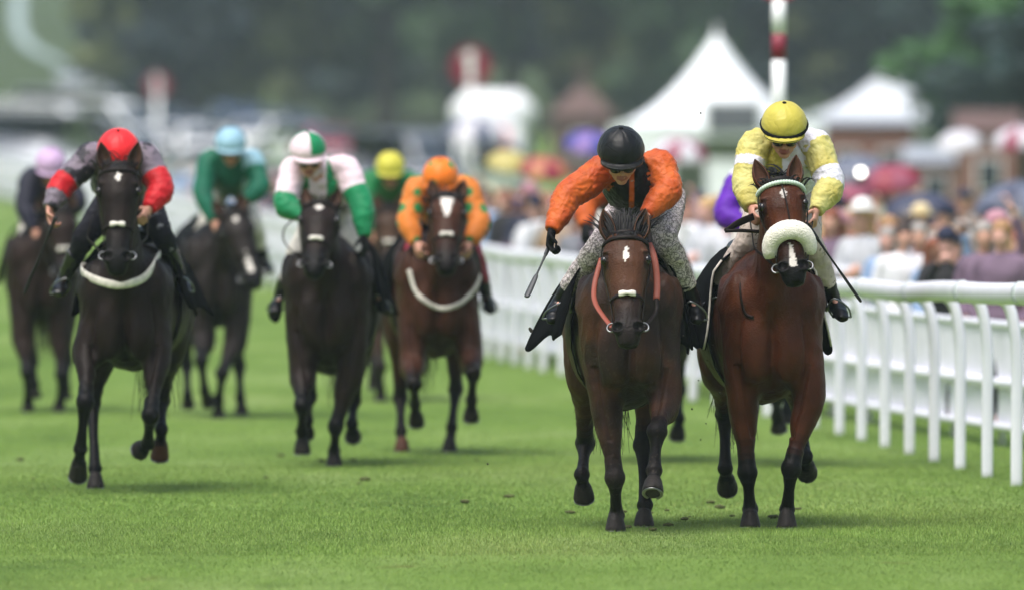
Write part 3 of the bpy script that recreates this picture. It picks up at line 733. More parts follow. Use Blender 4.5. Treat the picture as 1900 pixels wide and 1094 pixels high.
def jockey(C, key, label, hc, hu, hface, neck, shL, elL, wrL, shR, elR, wrR, hips, knL, anL, toL, knR, anR, toR, scheme, cap, capscheme=None,
           breeches=None, glove=(0, 0), vox=.010, handL=None, handR=None, band=None, silkmat='silk', boottop=.68, size=1.0, bootm=None):
    P3 = lambda q: C.p(*q); root = empty("person", C.root + V((0, .6, 0)), label, "jockey", "jockeys riding the race"); off = V((0, -.6, 0))
    g = lambda q: P3(q) + off
    hc = g(hc); U = V(hu).normalized(); F = V(hface); F = (F - U * F.dot(U)).normalized()
    neck, shL, elL, wrL, shR, elR, wrR, hips, knL, anL, toL, knR, anR, toR = [g(q) for q in (neck, shL, elL, wrL, shR, elR, wrR, hips, knL, anL, toL, knR, anR, toR)]
    hj = [hips + V((-.095, -.02, -.03)), hips + V((.095, -.02, -.03))]
    def limbs(mb, k, torso=True, arms=True, legs=True):
        ka = k * (1.03 if k > 1 else .95)
        if torso:
            mid = hips.lerp(neck, .5) + V((0, 0, -.015)); 
            tube(mb, [hips + V((0, .08, .0)), hips.lerp(mid, .4) + V((0, 0, .02)), mid, mid.lerp(neck, .6) + V((0, 0, -.035)), neck + V((0, -.03, -.035)), neck + V((0, -.09, -.03))], [(.13 * k, .10 * k), (.145 * k, .13 * k), (.16 * k, .15 * k), (.165 * k, .15 * k), (.12 * k, .12 * k), (.06 * k, .06 * k)], part='torso', seg=20)
        if arms:
            for s_, sh_, el, wr in ((-1, shL, elL, wrL), (1, shR, elR, wrR)):
                pn = 'armL' if s_ < 0 else 'armR'; inn = sh_.lerp(neck, .45)
                tube(mb, [inn, sh_, sh_.lerp(el, .5), el, el.lerp(wr, .5), wr], [.075 * k, .08 * k, .072 * ka, .069 * ka, .06 * ka, .036 * k], part=pn, ref=(0, 1, .2), seg=14)
    # body core (skin), continuous from head to feet
    mb = MB(); head_shape(mb, hc - U * .032 + F * .012, U, F, 1.0)
    tube(mb, [neck + V((0, .03, -.01)), neck.lerp(hc, .5), hc - U * .05], [.065, .055, .055], 'skin', seg=12)
    m2 = MB(); limbs(m2, .72); mb.add(m2.v, m2.f, ['skin'] * len(m2.v))
    for h_, kn, an, to in ((hj[0], knL, anL, toL), (hj[1], knR, anR, toR)):
        tube(mb, [h_, h_.lerp(kn, .5), kn, kn.lerp(an, .35), an], [.07, .065, .05, .042, .022], 'skin', seg=12)
        tube(mb, [an, an.lerp(to, .5) + (an - kn).normalized() * .03], [.020, .014], 'skin', seg=10)
    H = {}
    for s_, el, wr, hd, gl in ((-1, elL, wrL, handL, glove[0]), (1, elR, wrR, handR, glove[1])):
        d, n, side, curl = hd or ((wr - el).normalized() + V((0, -.3, -.2)), V((-s_ * .9, 0, -.5)), -s_ if True else s_, 62)
        hand(mb, wr, d, n, side, curl, .8 if gl else 1.0, fingers=not gl); H[s_] = (wr, V(d).normalized(), V(n), side, curl)
    me, tg = remesh(mb, max(.0078, vox * .75), 1)
    set_col(me, [SKIN if t == 'skin' else (LIP if t == 'lip' else (lin(60, 44, 40) if t == 'eye' else SKIN)) for t in tg])
    link("body", me, M['skin'], root)
    for s_ in (-1, 1):
        if glove[0 if s_ < 0 else 1]:
            b_ = MB(); wr, d, n, side, curl = H[s_]; hand(b_, wr, d, n, side, curl, 1.16); m_, _ = remesh(b_, .006, 1); link("glove", m_, M['glove'], root)
    # silks
    mb = MB(); limbs(mb, 1.12)
    nk = neck.lerp(hc, .25)
    tube(mb, [neck, nk], [(.075, .065), (.066, .06)], part='torso', seg=14, sub=2)
    me, tg = remesh(mb, vox, 3)
    cols = []; seed = V((hash(key) % 50, 3, 7)) if False else V((C.X0 * 3 + 5, 3, 7))
    def fold(i, p):
        pn, tt = tg[i]
        w_ = noise.fractal(p * 9 + seed, 1.0, 2.2, 4); w2 = 1 - abs(noise.noise(V((p.x * 16, p.y * 9, p.z * 22)) + seed)) * 2
        cols.append(scheme(pn, tt, p, (p - neck), w_))
        rl = noise.noise_vector(p * 6 + seed) * .6
        q = V((p.x * 26, p.y * 20, p.z * 30)) + rl * 3; w3 = 1 - abs(noise.noise(q)) * 2.4
        if pn != 'torso':
            gate = max(0, noise.noise(p * 7 + seed) + .45); s_ = math.sin(tt * 30 + 3.2 * noise.noise(p * 11 + seed)); w2 = w2 * .45 + gate * (1 - abs(s_)) ** 2 * .9
        return (.008 * w_ + .0065 * w2 + .0022 * w3)
    displace(me, fold)
    set_col(me, cols); link("silks", me, M[silkmat], root)
    # breeches
    mb = MB(); tube(mb, [hips + V((0, .10, .0)), hips + V((0, 0, .0)), hips + V((0, -.12, .0))], [(.11, .08), (.145, .11), (.11, .07)], 'b', seg=18)
    for h_, kn, an in ((hj[0], knL, anL), (hj[1], knR, anR)):
        bt = kn.lerp(an, boottop)
        tube(mb, [h_, h_.lerp(kn, .5), kn, kn.lerp(bt, .5), bt], [(.10, .115), (.088, .10), (.072, .072), (.066, .07), (.054, .058)], 'b', seg=16)
    me, tg = remesh(mb, vox, 3)
    displace(me, lambda i, c: .008 * noise.fractal(c * 12, 1, 2, 3))
    link("breeches", me, breeches or M['breeches_white'], root)
    for kn, an, to in ((knL, anL, toL), (knR, anR, toR)):
        bt = kn.lerp(an, boottop - .06); mb = MB(); dn = (an - kn).normalized(); d = (to - an).normalized()
        heel = an + dn * .055 - d * .035
        tube(mb, [bt, kn.lerp(an, .75), an, an + dn * .03], [(.062, .064), (.052, .055), (.042, .046), (.04, .045)], 'b', seg=14)
        tube(mb, [heel, an + dn * .05 + d * .03, an.lerp(to, .65) + dn * .035, to + dn * .03], [(.034, .034), (.042, .04), (.046, .032), (.032, .02)], 'b', seg=14)
        me, tg = remesh(mb, .009, 2)
        displace(me, lambda i, c: .005 * noise.noise(c * 22))
        bo = link("boot", me, bootm or M['boot'], root)
        # stirrup iron with its leather
        b_ = MB(); c = an.lerp(to, .6) + dn * .07; X_ = V((1, 0, 0))
        tube(b_, [c + X_ * -.05, c + X_ * .05], [(.018, .006)] * 2, ref=(0, 1, 0), seg=8)
        tube(b_, [c + X_ * -.05, c + X_ * -.055 - dn * .07, c - dn * .13, c + X_ * .055 - dn * .07, c + X_ * .05], [.006] * 5, ref=(0, 1, 0), seg=6)
        build(b_, "stirrup", M['metal'], root)
    helmet("cap", hc + U * .012, U, F, cap, root, capscheme, size, band)
    # goggles
    b_ = MB(); X = F.cross(U).normalized()
    cc = hc - U * .050 + F * .018
    for k in (-1, 1): ball(b_, cc + X * k * .034 + F * .082, (.034, .022, .024), ax=(X, F, U))
    tube(b_, [cc + X * .085 * math.cos(R(a)) + F * (.092 * math.sin(R(a)) - .002) for a in range(-10, 191, 20)], [(.010, .005)] * 11, ref=tuple(U), seg=6, sub=1)
    build(b_, "goggles", M['goggle'], root)
    return root, H

def whip(C, a, b, label, m, flap=.018, thin=.006):
    A = C.p(*a); B = C.p(*b); root = C.root + A
    mb = MB(); D = B - A
    tube(mb, [V((0, 0, 0)) - D * .12, V((0, 0, 0)), D * .12], [.013, .012, .011], seg=10)
    tube(mb, [D * .1, D * .3, D * .55], [.009, thin, thin], seg=8)
    tube(mb, [D * .52, D * .6, D * .85, D * .98, D], [(thin, thin), (flap * .8, .007), (flap, .008), (flap * .9, .008), (flap * .3, .004)], ref=(1, 0, .3), seg=10)
    o = build(mb, "riding_whip", m); o.location = root; tag(o, label, "whip", "jockeys' whips"); return o

def reins(C, root, bits, ends, m=None, w_=.009, mids=None):
    for i, (bt, e) in enumerate(zip(bits, ends)):
        if e is None: continue
        b_ = MB(); E = C.p(*e); md = C.p(*mids[i]) if mids and mids[i] else bt.lerp(E, .5) + V((0, 0, -.02))
        tube(b_, [bt, bt.lerp(md, .6), md, md.lerp(E, .5), E], [(w_, .004)] * 5, ref=(0, 0, 1), seg=8, sub=4); build(b_, "rein", m or M['leather'], root)

# ------------------------------------------------------------------ the ten runners
M['breeches_speckled'] = mat("breeches_mud_flecked", lin(208, 196, 198), .8, spec=.15, noise_amt=.12, noise_scale=14, bump=.6, bump_scale=14, bump_dist=.03, pattern=('crackle', lin(92, 86, 84), 36, .07))
M['breeches_khaki'] = mat("breeches_mud_washed", lin(192, 178, 168), .8, spec=.15, noise_amt=.25, noise_scale=10, bump=.5, bump_scale=20, bump_dist=.02, pattern=('noise', lin(104, 94, 76), 12, .56))
M['breeches_white'] = mat("breeches_white", lin(206, 200, 192), .8, spec=.15, noise_amt=.2, noise_scale=10, bump=.5, bump_scale=20, bump_dist=.02)
M['breeches_dark'] = mat("breeches_dark", lin(30, 29, 36), .8, spec=.15, noise_amt=.3, noise_scale=12, bump=.5, bump_scale=20, bump_dist=.02, pattern=('noise', lin(180, 178, 184), 7, .6))
M['boot_grey'] = mat('boot_patched', lin(18, 17, 20), .25, spec=.6, bump=.2, bump_scale=30, pattern=('noise', lin(170, 168, 178), 6, .6))
X_ = mat("boot_pale", lin(150, 150, 160), .3, bump=.2, bump_scale=30, pattern=('noise', lin(20, 20, 24), 7, .5))
BLK = lin(8, 9, 12); ORG = lin(192, 90, 32); YEL = lin(196, 190, 118); WHT = lin(214, 212, 222)

def bay(r, g, b, k=1): return lin(r, g, b, k)

# 1 --- winner, black and orange silks
C1, h1, hf1, bits1 = horse('h1', 1168, 65.9, "mud-dulled bay racehorse with a white star, tan rein and black flaps flying",
    (1160, 440, -.42), (1166, 634, -.74),
    [[(1124, 748, .10), (1141, 886, .02), (1144, 956, .16), (1142, 984, .12), 'flat'],
     [(1234, 742, .02), (1219, 800, -.30), (1214, 872, -.36), (1211, 914, -.44), 'air'],
     [(1086, 822, 1.62), (1080, 880, 1.42), (1084, 926, 1.50), 'air'],
     [(1193, 826, 1.15), (1197, 936, .98), (1195, 972, .92), 'flat']],
    bay(68, 42, 28), bay(18, 14, 14), [('star', .15, .31, .017, .0)], trail=-.07, vox=.008, width=.97, bottom=.66, mane_up=.10, mud=lin(36, 29, 27),  # mud tone, deepened so the colour also carries the chest shade
    tack=dict(cloth=((-.50, .99, .3), (.42, 1.02, .1))))
def sch1(pn, t, p, r, w):
    if pn == 'torso': return ORG if abs(r.x) < .014 and r.y < .0 else BLK
    return lerpc(ORG, lin(168, 66, 22), .5 + w)
j1, H1 = jockey(C1, 'j1', "jockey in a black cap and black body with orange sleeves, one arm stretched out",
    (1152, 284, -.02), (0, -.44, .90), (.06, -.90, -.44), (1172, 318, .17), (1120, 318, .16), (1056, 362, .06), (1024, 428, -.06),
    (1222, 308, .18), (1240, 352, .08), (1200, 398, -.04), (1208, 356, .74),
    (1112, 456, .34), (1042, 552, .56), (1030, 590, .40), (1234, 440, .34), (1284, 552, .56), (1290, 590, .42),
    sch1, BLK, breeches=M['breeches_speckled'], boottop=.82, glove=(1, 0), vox=.0065,
    handL=(V((-.12, -.25, -.8)), V((.9, -.35, -.1)), 1, 78), handR=(V((-.35, -.7, -.3)), V((0, .2, -1)), -1, 75), size=1.06)
whip(C1, (1017, 462, -.08), (977, 551, -.30), "slim grey riding whip held low in the black-gloved hand of the orange-sleeved jockey", M['whip'])
mbt = MB()
tube(mbt, [C1.p(1204, 452, -.3), C1.p(1214, 480, -.36), C1.p(1219, 520, -.40), C1.p(1218, 556, -.45)], [(.019, .007)] * 4, ref=(1, 0, 0), seg=8)
build(mbt, "rein_grip", M['tan_leather'], h1)
mbt = MB(); tube(mbt, [C1.p(1218, 554, -.45), C1.p(1216, 580, -.5), bits1[1]], [(.014, .006), (.013, .005), (.011, .005)], ref=(1, 0, 0), seg=8); build(mbt, "rein", M['leather'], h1)
mbt = MB(); tube(mbt, [C1.p(1116, 480, -.15), C1.p(1103, 530, -.25), C1.p(1106, 565, -.4), bits1[0]], [(.015, .006)] * 4, ref=(1, 0, 0), seg=8); build(mbt, "rein", M['tan_leather'], h1)
mbt = MB(); tube(mbt, [C1.p(1190, 404, -.1), C1.p(1204, 430, -.2), C1.p(1206, 455, -.3)], [(.014, .006)] * 3, ref=(1, 0, 0), seg=8); build(mbt, "rein", M['leather'], h1)

# 2 --- yellow and white silks
C2, h2, hf2, bits2 = horse('h2', 1432, 66.6, "rich bay racehorse with a thick white sheepskin noseband beside the white rail",
    (1447, 342, -.42), (1475, 520, -.74),
    [[(1378, 742, .10), (1387, 876, .05), (1392, 944, .14), (1392, 972, .10), 'flat'],
     [(1502, 736, .02), (1468, 868, -.10), (1461, 944, .04), (1460, 976, .0), 'flat'],
     [(1345, 768, 1.55), (1346, 868, 1.48), (1350, 908, 1.62), 'air'],
     [(1488, 780, 1.55), (1494, 846, 1.36), (1498, 878, 1.52), 'air']],
    bay(68, 34, 17), bay(8, 7, 7), [('star', .12, .235, .017, .004), ('snip', .66, .90, .022, .0)], trail=-.13, vox=.008, width=.99, bottom=.68,
    tack=dict(nose='sheepskin', brow='beads', cloth=((-.44, .98, 0), (.41, .98, 0)), piping=True))
def sch2(pn, t, p, r, w):
    yl = lerpc(YEL, lin(184, 172, 88), .5 + w)
    if pn == 'torso':
        if r.x < -.02: return lerpc(lin(150, 138, 40), yl, .3) if r.x > -.11 else yl
        return WHT if r.x < .17 else WHT
    if pn == 'armL': return WHT if .36 < t < .50 else yl
    return WHT if (t < .22 or .46 < t < .62) else yl
j2, H2 = jockey(C2, 'j2', "jockey in a bright yellow cap and yellow and white silks, looking down beside the rail",
    (1455, 236, -.02), (0, -.40, .92), (0, -.92, -.40), (1458, 282, .17), (1400, 270, .15), (1384, 338, .04), (1394, 386, -.10),
    (1512, 270, .15), (1540, 342, .02), (1514, 392, -.12), (1456, 345, .74),
    (1392, 436, .34), (1326, 545, .56), (1316, 580, .40), (1502, 446, .34), (1544, 548, .54), (1562, 584, .36),
    sch2, lin(186, 174, 74), breeches=M['breeches_khaki'], vox=.0065, band=M['glove'], silkmat='silk_mud', boottop=.8,
    handL=(V((.05, -.6, -.5)), V((.9, -.1, -.3)), -1 * -1, 70), handR=(V((-.1, -.6, -.7)), V((-.9, -.1, -.3)), -1, 70), size=1.03)
whip(C2, (1506, 428, -.2), (1598, 560, -.12), "long black whip pointing down past the boot of the yellow-capped jockey", M['whip_black'], .009, .006)
mbt = MB(); tube(mbt, [C2.p(1398, 402, -.25), C2.p(1370, 414, -.3), C2.p(1345, 429, -.34)], [(.020, .006), (.020, .006), (.012, .006)], ref=(0, 0, 1), seg=8); build(mbt, "rein_loop", M['leather'], h2)
mbt = MB(); tube(mbt, [C2.p(1345, 429, -.34), C2.p(1372, 428, -.33), C2.p(1408, 430, -.3)], [(.010, .006)] * 3, ref=(0, 0, 1), seg=8); build(mbt, "rein_loop", M['leather'], h2)
reins(C2, h2, bits2, [(1392, 412, -.2), (1508, 412, -.2)], mids=[(1400, 460, -.4), (1500, 452, -.4)])
bm2 = [c for c in h2.children if c.name.startswith('body')][0].data; pth2 = conform([C2.p(1378, 480), C2.p(1371, 540), C2.p(1382, 586), C2.p(1404, 589)], bm2, .008)
mbt = MB(); tube(mbt, pth2, [(.009, .005)] * len(pth2), ref=(0, 0, 1), seg=8, sub=1); build(mbt, "martingale", M['leather'], h2)
mbt = MB(); tube(mbt, [hf2.surf(.07, 0, .012), hf2.surf(.25, 4, .01), hf2.surf(.48, 8, .012)], [(.004, .003)] * 3, ref=tuple(hf2.x), seg=6); build(mbt, "face_strap", M['leather'], h2)

# 3 --- red cap, grey and red silks
C3, h3, hf3, bits3 = horse('h3', 232, 73.6, "almost black racehorse with a small white star and a white breastplate strap",
    (221, 312, -.42), (217, 502, -.72),
    [[(163, 650, .02), (158, 745, -.28), (149, 832, -.18), (144, 886, -.05), 'air'],
     [(292, 656, .02), (279, 770, -.26), (274, 822, .0), (258, 836, .10), 'air'],
     [(171, 748, 1.30), (176, 868, 1.02), (177, 908, .96), 'flat'],
     [(300, 742, 1.55), (299, 796, 1.36), (296, 850, 1.44), 'air']],
    bay(28, 19, 15), bay(9, 8, 8), [('star', .075, .19, .021, .0)], trail=.10, vox=.011, bottom=.74, width=.98, ears=((-1, .9), (1, .9)),
    tack=dict(breast=[(137, 470, .25), (150, 505, .05), (180, 522, -.12), (222, 530, -.20), (262, 520, -.12), (284, 500, .05), (296, 465, .25)], bw=.025, cloth=((-.38, 1.10, 0), (.42, 1.10, 0))),
    hoofcol={3: lin(74, 46, 34)})
def sch3(pn, t, p, r, w):
    gr = lin(112, 102, 114) if w < .16 else lin(40, 38, 46); rd = lerpc(lin(200, 24, 36), lin(176, 16, 28), .5 + w)
    if pn == 'torso': return gr
    if pn == 'armL': return rd if .52 < t < .80 else gr
    return rd if t > .42 else gr
j3, H3 = jockey(C3, 'j3', "jockey in a bright red cap and grey and red silks",
    (220, 284, .0), (0, -.45, .89), (0, -.89, -.45), (222, 306, .17), (172, 290, .16), (116, 344, .06), (92, 386, -.04),
    (268, 290, .16), (300, 350, .06), (276, 388, -.05), (238, 362, .74),
    (158, 440, .34), (120, 512, .54), (112, 540, .38), (298, 430, .34), (332, 508, .54), (342, 536, .40),
    sch3, lin(222, 36, 42), breeches=M['breeches_dark'], vox=.010, handL=(V((.12, -.2, -.9)), V((.8, -.5, 0)), 1, 45), bootm=M['boot_grey'], size=1.07, boottop=.45)
whip(C3, (97, 418, -.12), (44, 546, .0), "black whip hanging down from the bare hand of the red-capped jockey", M['whip_black'], .012, .007)
reins(C3, h3, bits3, [(172, 400, -.1), (276, 400, -.1)], mids=[(162, 440, -.3), (272, 440, -.3)])

# 4 --- pale green, pink-white and green silks
C4, h4, hf4, bits4 = horse('h4', 606, 79.8, "dark brown racehorse with a white heart-shaped star in the middle of the field",
    (594, 384, -.36), (582, 505, -.80),
    [[(562, 690, .02), (560, 752, -.24), (560, 800, -.06), (561, 840, -.04), 'air'],
     [(650, 690, .05), (623, 790, .0), (620, 836, .14), (620, 864, .12), 'flat'],
     [(574, 735, 1.4), (570, 780, 1.2), (568, 806, 1.3), 'air'],
     [(656, 742, 1.55), (653, 786, 1.40), (655, 812, 1.5), 'air']],
    bay(30, 20, 16), bay(7, 6, 6), [('star', .08, .2, .028, .0)], trail=.06, vox=.013, bottom=.60, width=1.0,
    tack=dict(cloth=((-.42, .98, .1), (.40, 1.02, .1))))
GRN = lin(18, 124, 78); PNK = lin(226, 204, 214)
def sch4(pn, t, p, r, w):
    if pn == 'torso': return GRN if (.055 < abs(r.x) < .15 and r.y < .25) else PNK
    return GRN if t > (.50 if pn == 'armL' else .44) else PNK
def cap4(a, ph, p):
    if ph > 86: return PNK
    return GRN if (90 < a < 180 or 270 < a) else PNK
j4, H4 = jockey(C4, 'j4', "jockey with a quartered white and green cap and green braces",
    (571, 282, -.02), (0, -.35, .94), (.12, -.93, -.35), (590, 318, .17), (546, 312, .15), (529, 378, .0), (566, 404, -.10),
    (640, 312, .16), (672, 384, .05), (676, 440, -.02), (632, 358, .70),
    (552, 470, .30), (520, 545, .54), (512, 575, .38), (648, 452, .34), (698, 545, .50), (712, 572, .36),
    sch4, PNK, cap4, breeches=M['breeches_white'], vox=.012, glove=(0, 1), handL=(V((.5, -.5, -.3)), V((0, 0, -1)), 1, 70))
reins(C4, h4, bits4, [(560, 418, -.2), (606, 430, -.2)])
mbt = MB(); tube(mbt, [C4.p(556, 400, -.15), C4.p(530, 420, -.2), C4.p(526, 445, -.25), C4.p(540, 465, -.35), bits4[0]], [(.006, .005)] * 5, seg=6); build(mbt, "rein_loop", M['leather'], h4)

# 5 --- orange with green spots
C5, h5, hf5, bits5 = horse('h5', 812, 82.8, "bay racehorse with a broad white blaze and a white breastplate",
    (830, 368, -.36), (828, 500, -.78),
    [[(766, 670, .0), (768, 712, -.34), (770, 750, -.14), (773, 786, -.05), 'air'],
     [(872, 660, .0), (878, 692, -.34), (875, 742, -.16), (874, 778, -.1), 'air'],
     [(743, 738, 1.35), (744, 800, 1.12), (746, 836, 1.06), 'flat'],
     [(846, 722, 1.30), (838, 792, 1.08), (834, 836, 1.02), 'flat']],
    bay(58, 32, 20), bay(18, 12, 10), [('blaze', .0, .36, .055, .0)], trail=-.10, vox=.013, bottom=.66, width=.98,
    tack=dict(breast=[(760, 500, .25), (772, 545, .0), (800, 568, -.14), (830, 574, -.16), (860, 560, -.1), (884, 530, .05), (892, 500, .25)], cloth=((-.40, 1.02, 0), (.40, 1.04, .1))),
    hoofcol={2: lin(80, 52, 40)})
OR8 = lin(206, 118, 44); GR8 = lin(40, 128, 70)
def spot(p, s):
    q = V((round(p.x / s), round(p.y / s), round(p.z / s))) * s
    return (p - q).length < s * .33
def sch5(pn, t, p, r, w): return GR8 if spot(p + V((.02, 0, .03)), .115) else OR8
def cap5(a, ph, p): return GR8 if (p is not None and spot(p + V((.03, .02, .0)), .11)) else lin(230, 118, 28)
j5, H5 = jockey(C5, 'j5', "jockey in orange silks and an orange cap dotted with green spots",
    (817, 330, -.02), (0, -.48, .88), (0, -.88, -.48), (820, 352, .17), (774, 350, .15), (757, 412, .04), (772, 452, -.06),
    (866, 350, .15), (888, 412, .04), (874, 452, -.06), (820, 398, .74),
    (768, 468, .34), (736, 548, .54), (728, 576, .38), (878, 470, .34), (902, 545, .52), (908, 572, .36),
    sch5, lin(230, 118, 28), cap5, breeches=mat("breeches_crimson", lin(140, 26, 52), .7, noise_amt=.2, bump=.4), vox=.012)
reins(C5, h5, bits5, [(782, 465, -.2), (866, 465, -.2)])
whip(C5, (882, 470, -.1), (914, 580, .1), "thin dark whip beside the boot of the green-spotted orange jockey", M['whip_black'], .009, .006)

# 6 --- pale blue cap, green silks, dark horse with its head turned
C6, h6, hf6, bits6 = horse('h6', 404, 94.6, "dark grey-brown racehorse carrying its head low and turned to one side",
    (432, 398, -.34), (474, 530, -.66),
    [[(378, 625, .0), (373, 668, -.32), (380, 726, -.2), (387, 748, -.1), 'air'],
     [(438, 628, .0), (412, 692, -.25), (406, 742, -.05), (405, 774, -.02), 'flat'],
     [(346, 678, 1.45), (348, 732, 1.25), (349, 752, 1.3), 'air'],
     [(444, 680, 1.35), (446, 738, 1.12), (448, 762, 1.1), 'flat']],
    bay(30, 24, 22), bay(15, 15, 17), [('star', .08, .2, .02, 0), ('snip', .55, .85, .02, 0)], trail=-.14, vox=.014, bottom=.70, tack=dict(nose='plain'))
def sch6(pn, t, p, r, w):
    if pn == 'torso': return lin(140, 178, 196) if r.x > .08 and r.y > -.05 else lin(6, 84, 64)
    if pn == 'armR' and t < .35: return lin(140, 178, 196)
    return lin(8, 92, 70)
j6, H6 = jockey(C6, 'j6', "jockey in a pale blue cap and dark green silks far back on the left",
    (428, 268, -.02), (0, -.35, .94), (0, -.93, -.35), (430, 302, .17), (388, 298, .15), (376, 356, .05), (396, 412, -.05),
    (470, 298, .15), (482, 346, .05), (458, 372, -.03), (428, 342, .74),
    (384, 415, .34), (352, 482, .54), (346, 500, .38), (470, 415, .34), (490, 482, .54), (496, 500, .38),
    sch6, lin(142, 180, 200), breeches=M['breeches_white'], vox=.014)
reins(C6, h6, bits6, [(402, 425, -.1), (452, 388, -.1)])

# 7 --- lilac cap, black silks, far left
C7, h7, hf7, bits7 = horse('h7', 78, 96.8, "dark bay racehorse at the outside of the field behind the red-capped jockey",
    (112, 392, -.42), (122, 520, -.66),
    [[(42, 620, .0), (50, 690, -.18), (52, 744, .0), (52, 766, .0), 'flat'],
     [(112, 620, .0), (114, 695, -.15), (111, 748, .0), (109, 766, .0), 'flat'],
     [(60, 668, 1.3), (64, 712, 1.2), (65, 738, 1.2), 'air'],
     [(124, 670, 1.4), (122, 718, 1.2), (121, 740, 1.2), 'air']],
    bay(36, 24, 20), bay(15, 13, 16), None, trail=-.04, vox=.014, bottom=.68)
def sch7(pn, t, p, r, w):
    if pn == 'torso': return lin(190, 130, 160) if r.x < -.06 and r.y > -.05 else lin(24, 20, 32)
    return lin(26, 26, 44)
j7, H7 = jockey(C7, 'j7', "jockey in a lilac cap and black silks with pink shoulder, at the outside edge",
    (94, 306, -.02), (0, -.45, .89), (0, -.89, -.45), (88, 330, .17), (56, 332, .15), (46, 385, .05), (62, 428, -.04),
    (124, 336, .15), (144, 372, .05), (128, 402, -.03), (80, 365, .74),
    (50, 438, .34), (30, 510, .54), (24, 530, .38), (120, 438, .34), (140, 505, .54), (146, 528, .38),
    sch7, lin(190, 160, 196), breeches=M['breeches_white'], vox=.014)
reins(C7, h7, bits7, [(66, 440, -.1), (120, 412, -.1)])

# 8 --- yellow cap, green and yellow silks
C8, h8, hf8, bits8 = horse('h8', 722, 101, "brown racehorse mostly hidden between the two middle runners",
    (722, 392, -.4), (722, 500, -.7),
    [[(692, 610, .0), (706, 680, -.2), (706, 722, .0), (706, 744, .0), 'flat'],
     [(752, 610, .0), (750, 665, -.3), (750, 700, -.1), (750, 722, -.1), 'air'],
     [(690, 655, 1.4), (692, 700, 1.2), (693, 722, 1.2), 'air'],
     [(754, 655, 1.4), (752, 700, 1.2), (752, 722, 1.2), 'air']],
    bay(58, 40, 28), bay(26, 21, 18), None, vox=.014, bottom=.72)
def sch8(pn, t, p, r, w):
    if pn == 'torso': return lin(190, 180, 50) if abs(r.x) > .03 and r.y > .0 else lin(40, 92, 40)
    return lin(20, 112, 62)
j8, H8 = jockey(C8, 'j8', "jockey in a plain yellow cap and green and yellow silks behind the middle runners",
    (724, 312, -.02), (0, -.35, .94), (0, -.93, -.35), (724, 340, .17), (688, 336, .15), (680, 392, .05), (692, 432, -.04),
    (760, 338, .15), (770, 390, .05), (756, 430, -.03), (724, 370, .74),
    (684, 442, .34), (664, 505, .54), (660, 525, .38), (762, 442, .34), (780, 505, .54), (784, 525, .38),
    sch8, lin(190, 184, 66), breeches=M['breeches_khaki'], vox=.014)
reins(C8, h8, bits8, [(698, 440, -.1), (750, 440, -.1)])

# 9 --- purple silks behind the yellow jockey
C9, h9, hf9, bits9 = horse('h9', 1422, 79.5, "dark racehorse almost wholly hidden behind the bay in the sheepskin noseband",
    (1432, 400, -.42), (1436, 530, -.72),
    [[(1380, 670, .0), (1378, 720, -.25), (1380, 760, -.1), (1382, 780, -.1), 'air'],
     [(1462, 670, .0), (1440, 735, -.1), (1442, 772, .06), (1446, 798, .10), 'air'],
     [(1385, 720, 1.4), (1386, 770, 1.2), (1386, 790, 1.2), 'air'],
     [(1462, 720, 1.4), (1460, 765, 1.2), (1460, 785, 1.2), 'air']],
    bay(40, 34, 34), bay(22, 20, 22), None, vox=.014, bottom=.80, width=.9)
def sch9(pn, t, p, r, w):
    if pn == 'armL' and t < .24: return WHT
    return lin(88, 26, 158)
j9, H9 = jockey(C9, 'j9', "jockey in purple silks showing one sleeve behind the yellow and white jockey",
    (1436, 305, -.02), (0, -.45, .89), (0, -.89, -.45), (1428, 332, .17), (1372, 336, .15), (1346, 398, .05), (1392, 424, -.05),
    (1474, 336, .15), (1490, 395, .05), (1464, 428, -.04), (1424, 372, .74),
    (1374, 456, .34), (1352, 525, .54), (1350, 548, .38), (1470, 456, .34), (1490, 525, .54), (1492, 548, .38),
    sch9, lin(90, 28, 160), breeches=M['breeches_white'], vox=.013)
reins(C9, h9, bits9, [(1398, 436, -.1), (1460, 438, -.1)])

# 10 --- second set of orange sleeves behind the winner
C10, h10, hf10, bits10 = horse('h10', 1182, 80.6, "dark racehorse hidden behind the leader with only a black hind hoof showing",
    (1160, 420, -.42), (1164, 545, -.72),
    [[(1130, 670, .0), (1136, 715, -.25), (1138, 750, -.1), (1140, 772, -.1), 'air'],
     [(1205, 670, .0), (1204, 730, -.15), (1202, 772, .0), (1202, 792, .0), 'air'],
     [(1140, 720, 1.4), (1142, 770, 1.2), (1142, 792, 1.2), 'air'],
     [(1258, 722, 1.50), (1260, 776, 1.36), (1256, 812, 1.42), 'air']],
    bay(46, 38, 36), bay(20, 18, 20), None, vox=.014, bottom=.80, width=.9, trail=.12)
j10, H10 = jockey(C10, 'j10', "jockey showing one blurred orange sleeve and black glove behind the leader's outstretched arm",
    (1152, 312, -.02), (0, -.45, .89), (0, -.89, -.45), (1154, 338, .17), (1118, 345, .15), (1086, 386, .05), (1086, 420, -.06),
    (1192, 342, .15), (1210, 392, .05), (1186, 420, -.04), (1160, 376, .74),
    (1122, 452, .34), (1104, 525, .54), (1100, 548, .38), (1200, 452, .34), (1216, 525, .54), (1220, 548, .38),
    sch1, lin(224, 110, 30), breeches=M['breeches_white'], vox=.013, glove=(1, 1), handL=(V((.0, -.5, -.6)), V((.6, 0, -.6)), 1, 60))
reins(C10, h10, bits10, [(1092, 432, -.1), (1184, 432, -.1)])

